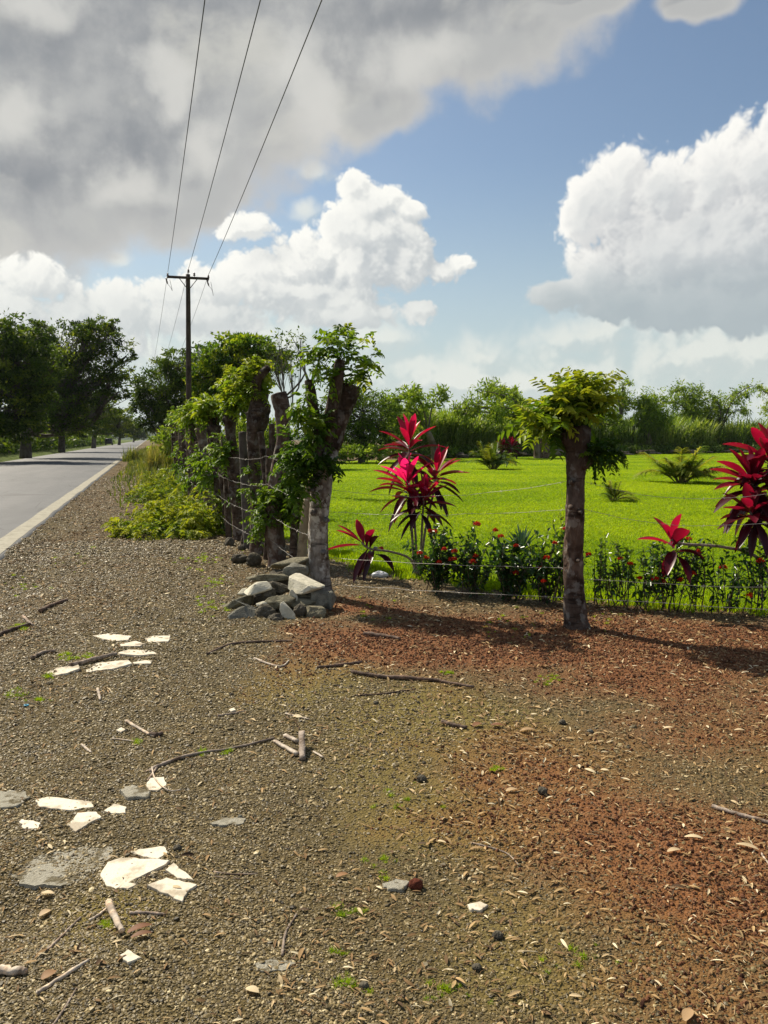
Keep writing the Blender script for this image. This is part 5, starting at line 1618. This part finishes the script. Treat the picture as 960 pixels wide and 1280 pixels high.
def stone(label, c, half, mat, seed, rot=(0, 0, 0), rugged=.2, angular=True, name='stone', cat='stone', group='stones of the heap', npts=15):
    rg = random.Random(seed); bm = bmesh.new()
    if angular:
        for _ in range(npts):
            v = Vector((rg.gauss(0, 1), rg.gauss(0, 1), rg.gauss(0, 1))).normalized() * rg.uniform(.85, 1.1)
            mx = max(abs(v.x), abs(v.y), abs(v.z)); v = v.lerp(v / mx, .55)
            bm.verts.new(v)
        r = bmesh.ops.convex_hull(bm, input=bm.verts)
        bmesh.ops.delete(bm, geom=[g for g in r['geom_interior'] if isinstance(g, bmesh.types.BMVert)], context='VERTS')
        bmesh.ops.bevel(bm, geom=bm.edges[:], offset=.09, segments=1, affect='EDGES', profile=.5)
        bmesh.ops.triangulate(bm, faces=bm.faces[:])
        bmesh.ops.subdivide_edges(bm, edges=bm.edges[:], cuts=2, use_grid_fill=True)
    else:
        bmesh.ops.create_icosphere(bm, subdivisions=4, radius=1.)
    V = np.array([v.co[:] for v in bm.verts])
    for s_, a in ((1.7, 1.), (4.5, .5), (11, .22)):
        f = (fbm(V[:, 0] * s_ + seed, V[:, 1] * s_ + V[:, 2] * s_ * .7, 2, seed) + fbm(V[:, 2] * s_ + 7, V[:, 0] * s_ - V[:, 1] * s_ * .6 + seed, 2, seed + 3) - 1)
        V = V * (1 + f * a * rugged)[:, None]
    Rm = np.array((Matrix.Rotation(rot[2], 3, 'Z') @ Matrix.Rotation(rot[1], 3, 'Y') @ Matrix.Rotation(rot[0], 3, 'X')))
    Fr = np.stack([RT, FH, z3], 1)                 # stone axes: across, away, up
    V = (Fr @ (Rm @ (V * np.asarray(half)).T)).T
    for v, q in zip(bm.verts, V): v.co = q
    me = bpy.data.meshes.new(name); bm.to_mesh(me); bm.free(); me.materials.append(mat)
    me.polygons.foreach_set('use_smooth', np.full(len(me.polygons), not angular))
    o = bpy.data.objects.new(name, me); COL.objects.link(o); o.location = tuple(c)
    return tag(o, label, cat, group)


def heap(label, px, py, w, h, depth, mat, seed, rot=(0, 0, 0), rugged=.12, angular=True, thick=None, npts=15, flat=None):
    s = depth / FPX * 1.22
    hx, hz = w * s / 2, (flat if flat else h * s / 2)
    stone(label, P(px, py, depth), (hx, thick if thick else max(hx * .62, hz), hz), M[mat], seed, rot, rugged, angular, npts=npts)


r_ = math.radians
heap('long dark slab at the very top of the heap, tilted against the big trunk', 358, 705, 56, 13, 8.35, 'mossy', 1, (r_(-10), r_(-11), 0), .1, thick=.13)
heap('flat olive slab on the left shoulder of the heap', 336, 721, 50, 10, 8.1, 'mossy', 2, (r_(-6), 0, 0), .1, thick=.14)
heap('rounded grey slab leaning in the middle of the top row', 369, 714, 30, 18, 8.15, 'grey_stone', 3, (0, r_(-6), 0), .12, thick=.07)
heap('large pale block with a flat sunny top, upper right of the heap', 382, 728, 46, 13, 7.8, 'pale_stone', 4, (r_(16), r_(-4), r_(8)), .04, thick=.18, npts=11)
heap('pale block with tilted flat face, left side of the heap', 322, 738, 32, 17, 7.75, 'pale_stone', 5, (r_(24), r_(-8), r_(20)), .04, thick=.14, npts=10)
heap('rough dark lump in the centre of the heap under the olive slab', 350, 735, 30, 15, 7.95, 'lava', 6, (0, r_(10), 0), .3, True)
heap('small round dark lava stone left of the centre of the heap', 336, 744, 16, 16, 7.8, 'lava', 7, (0, 0, 0), .35, False)
heap('wide rough dark stone in the centre of the heap', 350, 752, 36, 15, 7.65, 'mossy', 8, (0, r_(-8), 0), .2, True)
heap('pale triangular slab standing upright at the front of the heap', 361, 767, 24, 30, 7.4, 'pale_stone', 9, (r_(-24), r_(6), 0), .06, thick=.025, npts=9)
heap('largest grey boulder at the front left of the heap', 309, 771, 42, 25, 7.42, 'grey_stone', 10, (0, r_(8), r_(15)), .14)
heap('dark rough stone beside the largest boulder', 332, 767, 22, 18, 7.5, 'lava', 11, (0, 0, 0), .3, False)
heap('small dark stone at the front edge, left of the triangular slab', 345, 776, 18, 15, 7.36, 'lava', 12, (0, 0, 0), .3, False)
heap('small pale chip wedged above the dark front stones', 327, 756, 13, 7, 7.55, 'pale_stone', 13, (r_(10), 0, 0), .06)
heap('dark slab leaning low on the left flank of the heap', 296, 756, 42, 13, 7.8, 'mossy', 14, (r_(-20), r_(-24), 0), .12, thick=.09)
heap('little pale stone tucked behind the left pale block', 304, 741, 14, 10, 8.0, 'pale_stone', 15, (0, 0, 0), .08)
heap('olive slab directly under the large pale block', 380, 743, 40, 11, 7.85, 'mossy', 18, (0, r_(4), 0), .1, thick=.14)
heap('second olive slab lower on the right side', 378, 754, 36, 12, 7.7, 'mossy', 19, (0, r_(6), 0), .12, thick=.12)
heap('grey green rock at the right side of the heap', 400, 749, 28, 20, 7.75, 'grey_stone', 20, (0, 0, r_(20)), .14)
heap('blocky grey stone at the right end of the heap', 414, 752, 16, 22, 7.75, 'grey_stone', 21, (0, r_(4), r_(10)), .1)
heap('low grey stone at the right front foot of the heap', 392, 765, 32, 13, 7.5, 'mossy', 22, (0, 0, 0), .14)
heap('tiny dark stone right of the triangular slab', 375, 764, 13, 14, 7.5, 'lava', 23, (0, 0, 0), .3, False)
heap('narrow pale stone slanting in the middle of the heap', 367, 746, 9, 20, 7.68, 'pale_stone', 24, (r_(-12), r_(-22), 0), .06, thick=.05)
heap('pale mossy stone leaning on the foot of the big trunk', 391, 711, 13, 24, 8.35, 'mossy', 25, (0, r_(-18), 0), .1, thick=.05)
heap('dark filler stone deep inside the heap below the long slab', 352, 722, 36, 20, 8.25, 'lava', 41, (0, 0, 0), .25)
heap('dark filler stone deep inside the heap behind the left pale block', 318, 750, 34, 24, 8.0, 'lava', 42, (0, 0, 0), .25)
heap('dark filler stone deep inside the heap behind the triangular slab', 362, 762, 40, 26, 7.75, 'lava', 43, (0, 0, 0), .25)
for i, (q, w, h, sd_, lb) in enumerate((((299, 697), 22, 12, 31, 'dark lava stone on the ground near the pinkish stump, left one of a pair'), ((318, 698), 22, 18, 32, 'dark lava stone touching the foot of the pinkish stump'), ((287, 676), 16, 12, 33, 'dark lava stone beside the slim pale grey post'),
                                    ((302, 684), 10, 8, 34, 'small dark stone between the slim grey post and the pair of lava stones'))):
    b = GH(q[0], q[1] + h / 2); s = dep(b) / FPX
    stone(lb, b + z3 * h * s * .4, (w * s / 2, w * s * .4, h * s / 2), M['lava'], sd_, (0, 0, i), .35, False, group='dark stones under the live fence')

# ------------------------------------------------------------------ broken tiles
def slab(label, poly_px, thick, mat, name='tile_shard', cat='tile shard', group='broken white tile shards', seed=0, lift=.002, detail=True, tilt=0.):
    rg = random.Random(seed)
    pts = [GH(*q) for q in poly_px]
    c = np.mean(pts, 0)
    o2 = []
    for a, b_ in zip(pts, pts[1:] + pts[:1]):
        o2.append(a); m_ = 5 if detail else 1
        for i in range(1, m_):
            o2.append(a + (b_ - a) * i / m_ + np.array([rg.gauss(0, 1), rg.gauss(0, 1), 0]) * np.linalg.norm(b_ - a) * .026)
    z0 = min(H(q[0], q[1]) for q in o2) - .002; z1 = float(H(c[0], c[1])) + lift + thick
    bm = bmesh.new()
    ru = rg.gauss(0, tilt); rv = rg.gauss(0, tilt)
    top = [bm.verts.new(Vector((q[0], q[1], z1 + (q[0] - c[0]) * ru + (q[1] - c[1]) * rv)) - Vector(c)) for q in o2]
    bot = [bm.verts.new(Vector((q[0] + (q[0] - c[0]) * .03, q[1] + (q[1] - c[1]) * .03, z0)) - Vector(c)) for q in o2]
    f = bm.faces.new(top); n = len(o2)
    for i in range(n): bm.faces.new((top[i], bot[i], bot[(i + 1) % n], top[(i + 1) % n]))
    bmesh.ops.recalc_face_normals(bm, faces=bm.faces[:])
    bmesh.ops.bevel(bm, geom=[e for e in f.edges], offset=thick * .2, segments=1, affect='EDGES')
    bmesh.ops.triangulate(bm, faces=bm.faces[:])
    me = bpy.data.meshes.new(name); bm.to_mesh(me); bm.free(); me.materials.append(mat)
    o = bpy.data.objects.new(name, me); COL.objects.link(o); o.location = tuple(c)
    return tag(o, label, cat, group)


m, k, out = newmat('cream ceramic tile')
p = wpos(k); n1 = k.noise(p, 16, 6, .7); n2 = k.noise(p, 40, 3); v = k.vor(p, 24)
c = k.mix(k.mr(n1, .5, .75), (.68, .61, .48), (.46, .38, .26)); c = k.mix(k.math('MULTIPLY', k.mr(v.outputs[0], .13, .09), .9), c, (.08, .06, .045))
c = k.mix(k.math('MULTIPLY', k.mr(k.noise(p, 7, 5, .6), .5, .66), .75), c, (.27, .215, .14))
b = principled(k, c, .5, .3, bump(k, n2, .002)); k.t.links.new(b.outputs[0], out.inputs[0]); TILE = m
T = [('thin white shard farthest up the verge, back row of the upper tile group', [(116, 795), (135, 793), (163, 796), (160, 801), (140, 802)]),
     ('white shard at the right end of the upper tile group', [(181, 798), (192, 795), (213, 796), (210, 803), (186, 803)]),
     ('small speckled shard in the middle of the upper tile group', [(150, 806), (170, 802), (181, 806), (175, 809), (152, 809)]),
     ('oblong white shard right behind the thick stick end', [(148, 818), (160, 813), (192, 813), (196, 818), (170, 821), (150, 820)]),
     ('white shard with three dark specks left of the thick stick', [(58, 841), (70, 835), (98, 833), (100, 838), (85, 843), (66, 846)]),
     ('longest white shard in front of the thick stick', [(106, 835), (118, 829), (160, 827), (165, 832), (140, 838), (108, 840)]),
     ('narrow pale chip at the right tip of the longest upper shard', [(166, 829), (182, 826), (190, 827), (188, 831), (168, 831)]),
     ('leaf shaped white shard between the grey concrete piece and the small pointed shard', [(45, 1002), (60, 998), (115, 1004), (117, 1010), (88, 1014), (50, 1011)]),
     ('chunky cream shard just below the leaf shaped one', [(85, 1033), (97, 1019), (120, 1018), (127, 1024), (110, 1032), (95, 1042)]),
     ('small pointed white shard right of the leaf shaped one', [(130, 1015), (143, 1007), (158, 1011), (157, 1018), (140, 1018)]),
     ('white shard with a thin twig lying across it', [(183, 982), (188, 975), (205, 973), (208, 982), (197, 990), (186, 989)]),
     ('small dull shard left of the chunky cream one', [(24, 1030), (28, 1027), (50, 1030), (48, 1037), (30, 1037)]),
     ('cream shard touching the back edge of the largest tile piece', [(165, 1067), (175, 1063), (205, 1061), (210, 1068), (197, 1076), (180, 1073)]),
     ('largest cream tile piece with four dark specks', [(126, 1094), (135, 1080), (150, 1075), (190, 1077), (212, 1079), (205, 1085), (175, 1098), (145, 1112), (132, 1107)]),
     ('triangular cream shard right of the largest tile piece', [(207, 1091), (217, 1082), (242, 1102), (222, 1100)]),
     ('four-sided cream shard lowest in the big broken tile', [(184, 1110), (208, 1100), (246, 1108), (236, 1115), (228, 1129), (205, 1119)]),
     ('thin sliver under the front edge of the largest tile piece', [(149, 1112), (158, 1106), (173, 1107), (160, 1113)]),
     ('pale shard alone among dry leaves below the big broken tile', [(150, 1198), (160, 1190), (177, 1199), (160, 1206)]),
     ('tiny white chip in the gravel at the middle of the bottom', [(584, 1133), (600, 1129), (610, 1134), (600, 1141), (588, 1140)]),
     ('tiny white pebble-like chip above the long bent stick', [(286, 888), (292, 886), (295, 889), (289, 891)]),
     ('tiny white chip beside the short barkless stick', [(145, 914), (152, 911), (157, 914), (151, 917)])]
for i, (lb, pl) in enumerate(T):
    slab(lb, pl, (.0065), TILE, seed=i, tilt=.02)
m, k, out = newmat('weathered concrete')
p = wpos(k); n1 = k.noise(p, 9, 6, .7); n2 = k.noise(p, 60, 5, .75); v = k.vor(p, 45)
c = k.mix(n2, (.22, .205, .155), (.50, .47, .385)); c = k.mix(k.mr(n1, .5, .72), c, (.2, .175, .12)); c = k.mix(k.math('MULTIPLY', k.mr(v.outputs[0], .2, .1), .4), c, (.55, .53, .47)); c = k.mix(k.math('MULTIPLY', k.mr(k.noise(p, 11, 6, .7), .52, .6), .85), c, (.10, .078, .036))
b = principled(k, c, .9, .15, bump(k, n2, .012)); k.t.links.new(b.outputs[0], out.inputs[0]); CONC = m
def ragged(pl, seed):
    rg = random.Random(seed); out_ = []; wj = min(1., (max(q[0] for q in pl) - min(q[0] for q in pl)) / 110)
    for a, b_ in zip(pl, pl[1:] + pl[:1]):
        out_.append(a)
        for f in (.25, .5, .75): out_.append((a[0] + (b_[0] - a[0]) * f + rg.uniform(-4.5, 4.5) * wj, a[1] + (b_[1] - a[1]) * f + rg.uniform(-3, 3) * wj))
    return out_
CC = [('broad worn patch of grey concrete set in the gravel left of the big broken tile', [(15, 1095), (45, 1072), (75, 1060), (140, 1058), (135, 1075), (120, 1092), (85, 1108), (60, 1110), (30, 1108)], .0005),
      ('grey concrete piece cut by the left frame edge', [(-30, 996), (0, 991), (28, 991), (38, 998), (20, 1010), (-20, 1016)], .007),
      ('small grey concrete piece left of the shard under the twig', [(150, 992), (165, 986), (188, 993), (184, 1000), (160, 1001)], .016),
      ('long narrow grey stone flush with the gravel right of the tile shards', [(262, 1031), (285, 1024), (307, 1024), (303, 1031), (275, 1034)], .005),
      ('faint grey stone worn flush near the bottom middle', [(318, 1207), (340, 1201), (372, 1206), (352, 1214), (325, 1215)], .002),
      ('flat grey stone half sunk beside the reddish clod', [(478, 1108), (495, 1102), (512, 1106), (505, 1115), (485, 1115)], .010)]
for i, (lb, pl, th) in enumerate(CC):
    slab(lb, ragged(pl, i), th, CONC, 'concrete_piece', 'concrete', 'concrete pieces sunk in the gravel', 60 + i, detail=False)

# ------------------------------------------------------------------ sticks
def stick(label, pxs, r, mat='stick', lift=None, seed=0, sides=8, flatz=1., name='stick', group='dry sticks on the ground', cat='stick', extra=()):
    rng = rngf(seed); mb = MB()
    for pl, r0, r1, lf_ in [(pxs, r, r * .7, lift)] + list(extra):
        pts = np.array([GH(*q) for q in pl])
        lz = (np.linspace(0, 1, len(pts)) * 0 + (r0 * .9 if lf_ is None else 0)) if lf_ is None or np.isscalar(lf_) else np.asarray(lf_)
        if lf_ is not None and np.isscalar(lf_): lz = np.full(len(pts), lf_)
        pts[:, 2] += lz
        n = max(8, len(pts) * 5)
        c = curve(pts, n) + rng.normal(size=(n, 3)) * r0 * .10
        tube(mb, c, ip([r0, r0 * .95, r1], n) * (1 + .10 * rng.normal(size=n)), sides, np.clip(.5 + .1 * rng.normal(size=n), 0, 1), .18, seed, captint=.85)
    o = mb.build(name, M[mat], origin=tuple(GH(*pxs[0])))
    return tag(o, label, cat, group)


SK = [('long bent brown stick with a forked root end, in the middle of the gravel', [(188, 966), (196, 960), (240, 945), (290, 937), (343, 924)], .0085, 'stick', dict(extra=[([(196, 961), (188, 972), (184, 978)], .006, .003, None), ([(192, 962), (180, 966)], .005, .002, None)])),
      ('thin curved twig hooked over the white shard', [(190, 962), (193, 975), (205, 988), (214, 992), (226, 991)], .0035, 'stick_pale', dict(lift=.014)),
      ('short barkless stick with a dark knobby end', [(158, 903), (172, 911), (186, 919), (193, 922)], .009, 'stick_pale', {}),
      ('dark knob of wood at the end of the short barkless stick', [(188, 920), (196, 921), (203, 918)], .013, 'stick_dark', {}),
      ('thin straight pale twig under the short barkless stick', [(140, 924), (158, 926), (176, 929)], .004, 'stick_pale', {}),
      ('thick grey stick resting across the upper tile shards', [(88, 834), (115, 828), (146, 820)], .017, 'stick', dict(lift=[.016, .02, .02])),
      ('dark charred branch on the litter near the road', [(50, 766), (66, 758), (84, 752)], .02, 'stick_dark', {}),
      ('short pale stub lying by the road litter', [(29, 772), (35, 778), (41, 783)], .014, 'stick', {}),
      ('long dark branch on the left frame edge', [(-10, 800), (12, 790), (38, 782)], .018, 'stick_dark', {}),
      ('crooked grey branch piece below the long dark branch', [(40, 825), (52, 818), (70, 816)], .015, 'stick', {}),
      ('slender branch lying between the gravel and the stone heap', [(258, 819), (290, 806), (330, 803), (366, 802)], .009, 'stick_dark', {}),
      ('bent pale stick in front of the stone heap', [(318, 824), (336, 831), (352, 834), (361, 827)], .008, 'stick_pale', {}),
      ('long dark branch along the edge of the red soil', [(440, 842), (480, 848), (540, 852), (592, 861)], .014, 'stick_dark', {}),
      ('shorter dark branch left of the long one by the red soil', [(396, 836), (425, 833), (452, 829)], .012, 'stick_dark', {}),
      ('charred stub on the red soil among dead grass', [(455, 794), (478, 797), (500, 801)], .018, 'stick_dark', {}),
      ('grey stick entering from the right frame edge', [(890, 1010), (925, 1021), (975, 1034)], .0095, 'stick', {}),
      ('thin pale twig just below the stick at the right frame edge', [(952, 1068), (957, 1076), (970, 1092)], .004, 'stick_pale', {}),
      ('thin curved twig in the middle of the lower ground', [(588, 1054), (612, 1060), (634, 1068), (650, 1084)], .0035, 'stick', {}),
      ('straight bleached stick near the lower left corner', [(46, 1244), (75, 1225), (111, 1202)], .0065, 'stick_pale', {}),
      ('thick broken bamboo end at the left frame edge', [(-20, 1218), (5, 1218), (33, 1219)], .014, 'stick_pale', {}),
      ('slanting pale stick between dry leaves at the lower left', [(58, 1190), (78, 1171), (101, 1148)], .0045, 'stick', {}),
      ('short weathered wood chunk standing in the weeds', [(136, 1134), (143, 1150), (152, 1168)], .012, 'stick_pale', dict(lift=[.02, .016, .012])),
      ('leaning splinter meeting the weathered wood chunk', [(112, 1152), (124, 1145), (134, 1136)], .005, 'stick_pale', {}),
      ('straight twig right of the weathered wood chunk', [(162, 1143), (185, 1143), (207, 1145)], .006, 'stick', {}),
      ('thin twig leaving the bottom frame edge at left', [(64, 1286), (82, 1260), (96, 1236)], .0035, 'stick', {}),
      ('forked twig at the bottom middle', [(353, 1196), (357, 1168), (371, 1144)], .0045, 'stick', {}),
      ('thin level twig right of the big broken tile', [(267, 1091), (295, 1094), (322, 1093)], .0035, 'stick', dict(extra=[([(268, 1096), (300, 1099)], .002, .0015, None)])),
      ('small dark twig above the mossy patch', [(445, 870), (480, 868), (520, 862)], .006, 'stick_dark', {}),
      ('short dark stub by the orange leaves', [(552, 904), (568, 909), (584, 911)], .012, 'stick_dark', {}),
      ('pale splinter above the wood chips', [(357, 893), (372, 897), (386, 900)], .006, 'stick_pale', {}),
      ('brown twig below the tiny white pebble-like chip', [(272, 896), (290, 893), (306, 890)], .006, 'stick', {}),
      ('small straight splinter in the gravel at left', [(102, 932), (108, 937), (114, 942)], .007, 'stick_pale', {}),
      ('pale upright-looking splinter between the upper tiles and the barkless stick', [(122, 862), (124, 870), (125, 876)], .009, 'stick_pale', {})]
for i, (lb, px_, r, mt, kw) in enumerate(SK):
    stick(lb, px_, r, mt, seed=1000 + i, **kw)

def plank(label, a, b_, w, th, mat, up, seed):
    """a split piece of wood with flat faces, one end propped up"""
    A_, B_ = GH(*a), GH(*b_); A_[2] += th * .5; B_[2] += th * .5 + up
    d = nrm(B_ - A_); sdw = nrm(np.cross(d, z3)); uu = np.cross(sdw, d)
    rg = rngf(seed); mb = MB(); n = 9; V = []
    for t in np.linspace(0, 1, n):
        q = A_ + (B_ - A_) * t
        for sx, su in ((-1, -1), (1, -1), (1.0, .9), (.2, 1.1), (-.9, .8)):
            V.append(q + sdw * sx * w * .5 * (1 + .12 * rg.normal()) + uu * su * th * .5 * (1 + .2 * rg.normal()))
    Q = [(i * 5 + j, i * 5 + (j + 1) % 5, (i + 1) * 5 + (j + 1) % 5, (i + 1) * 5 + j) for i in range(n - 1) for j in range(5)]
    T = [(0, j + 1, j) for j in range(1, 4)] + [((n - 1) * 5, (n - 1) * 5 + j, (n - 1) * 5 + j + 1) for j in range(1, 4)]
    mb.add(V, Q, T, .5)
    o = mb.build('wood_chip', M[mat], origin=tuple(A_), smooth=False); tag(o, label, 'wood chip', 'split wood chips at the end of the long bent stick')
plank('grey wood chip propped up at a steep angle', (378, 952), (377, 932), .03, .022, 'stick', .06, 1)
plank('pale wood chip running from the long bent stick', (344, 928), (372, 947), .022, .014, 'stick_pale', .012, 2)
plank('pale wood chip behind the propped grey one', (356, 921), (372, 930), .022, .016, 'stick_pale', .01, 3)
plank('thin shredded chip right of the propped grey one', (392, 940), (404, 949), .012, .006, 'stick_pale', .008, 4)

# ------------------------------------------------------------------ single fallen leaves and small litter things
M['dryleaf'] = leaf_mat('dry leaf', [(0, (.16, .06, .03)), (.5, (.34, .2, .09)), (1, (.66, .54, .34))], .2, .6, .25, (1.2, 1., .7))
def fallen(label, px, py, L, W, ang, tint, seed, curl=.12):
    rng = rngf(seed); b = GH(px, py); mb = MB()
    d = RT * math.cos(ang) + FH * math.sin(ang)
    p_ = b - d * L / 2 + z3 * .008
    blades(mb, p_[None], (d + z3 * .35)[None], L, W, .28, tint, rng, 8, curl)
    o = mb.build('fallen_leaf', M['dryleaf'], origin=tuple(b)); tag(o, label, 'fallen leaf', 'dry fallen leaves')
FL = [('pale yellow leaf, upper one of two near the right stick', 868, 1050, .075, .026, -.3, .95), ('tan leaf, lower one of two near the right stick', 843, 1066, .06, .026, .2, .8), ('pale leaf near the right edge below the red soil', 836, 912, .06, .026, .1, .95), ('broad tan leaf among the brown litter', 660, 915, .09, .04, .1, .6),
      ('orange brown leaf with curled edge beside the dark stub', 597, 908, .07, .045, .6, .15), ('orange brown leaf near the mossy patch, right of the curled one', 622, 909, .08, .04, -.2, .1), ('small orange leaf left of the reddish clod', 428, 1097, .05, .026, .4, .3), ('yellowish leaf at the bottom edge, left of centre', 316, 1242, .05, .026, -.5, .95),
      ('brown curled leaf under the big broken tile', 176, 1164, .085, .03, .5, .08), ('reddish leaf beside the brown curled one', 178, 1172, .07, .025, .35, .12), ('triangular pinkish leaf by the bleached stick', 62, 1222, .05, .035, .9, .35), ('light leaf beneath the concrete patch', 60, 1120, .055, .022, -.1, .85),
      ('orange-white leaf left of the slanting pale stick', 57, 1144, .045, .03, .9, .7), ('tan leaf near the lower right corner', 860, 1272, .06, .03, .9, .6), ('light tan leaf under the red soil at right', 925, 915, .06, .028, -.2, .85), ('pale long leaf by the right frame edge', 935, 1062, .09, .03, -.7, .85), ('tan leaf half way to the lone trunk', 640, 990, .06, .03, .3, .7)]
for i, (lb, x, y, L, W_, a, t) in enumerate(FL):
    fallen(lb, x, y, L, W_, a, t, 1100 + i)
b = GH(520, 1110); stone('reddish brown clod in the lower middle of the gravel', b + z3 * .012, (.026, .022, .02), plain_mat('red clod', (.10, .03, .018), .95, .1, 30, .4), 61, rugged=.35, angular=False, group='single stones on the gravel')
for i, (x, y, r, lb) in enumerate(((527, 976, .022, 'dark rounded stone in the middle of the ground'), (703, 905, .02, 'dark stone beside the brown litter'), (678, 992, .022, 'rough dark pebble pair on the right ground'), (622, 1172, .016, 'grey pebble at the lower right'), (222, 1062, .016, 'black pebble at the top of the big broken tile'),
                                   (738, 916, .016, 'pale brown pebble right of the brown litter'), (470, 880, .016, 'brown pebble above the mossy patch'), (596, 1212, .014, 'dark pebble near the bottom edge'), (300, 1022, .01, 'small pale pebble by the long narrow grey stone'), (455, 1235, .014, 'small dark pebble at the bottom left of centre'))):
    b = GH(x, y); stone(lb, b + z3 * r * .5, (r * 1.1, r, r * .8), M['grey_stone'] if 'pale' in lb else M['lava'], 70 + i, (0, 0, i), .25, False, group='single stones on the gravel')
# crumpled white bag by the lawn edge
b = G(474, 722); d_ = dep(b); s = d_ / FPX
stone('small crumpled white plastic bag on the litter at the lawn edge', b + z3 * .03, (10 * s, .05, 4.5 * s), plain_mat('white plastic', (.72, .76, .8), .35, .5, 12, .1), 90, rugged=.3, angular=False, name='plastic_bag', cat='plastic bag', group=None)
# blue bottle ring
b = GH(33, 883); mb = MB(); a = np.linspace(0, 2 * PI, 17)[:, None]
tube(mb, b + z3 * .008 + np.cos(a) * .012 * RT + np.sin(a) * .012 * FH, .0035, 6, .5, cap=False)
o = mb.build('bottle_ring', plain_mat('blue plastic', (.02, .35, .55), .4, .5), origin=tuple(b)); tag(o, 'tiny bright blue plastic bottle ring in the gravel', 'bottle ring')
for o in list(bpy.data.objects):
    if '_o' in o: del o['_o']
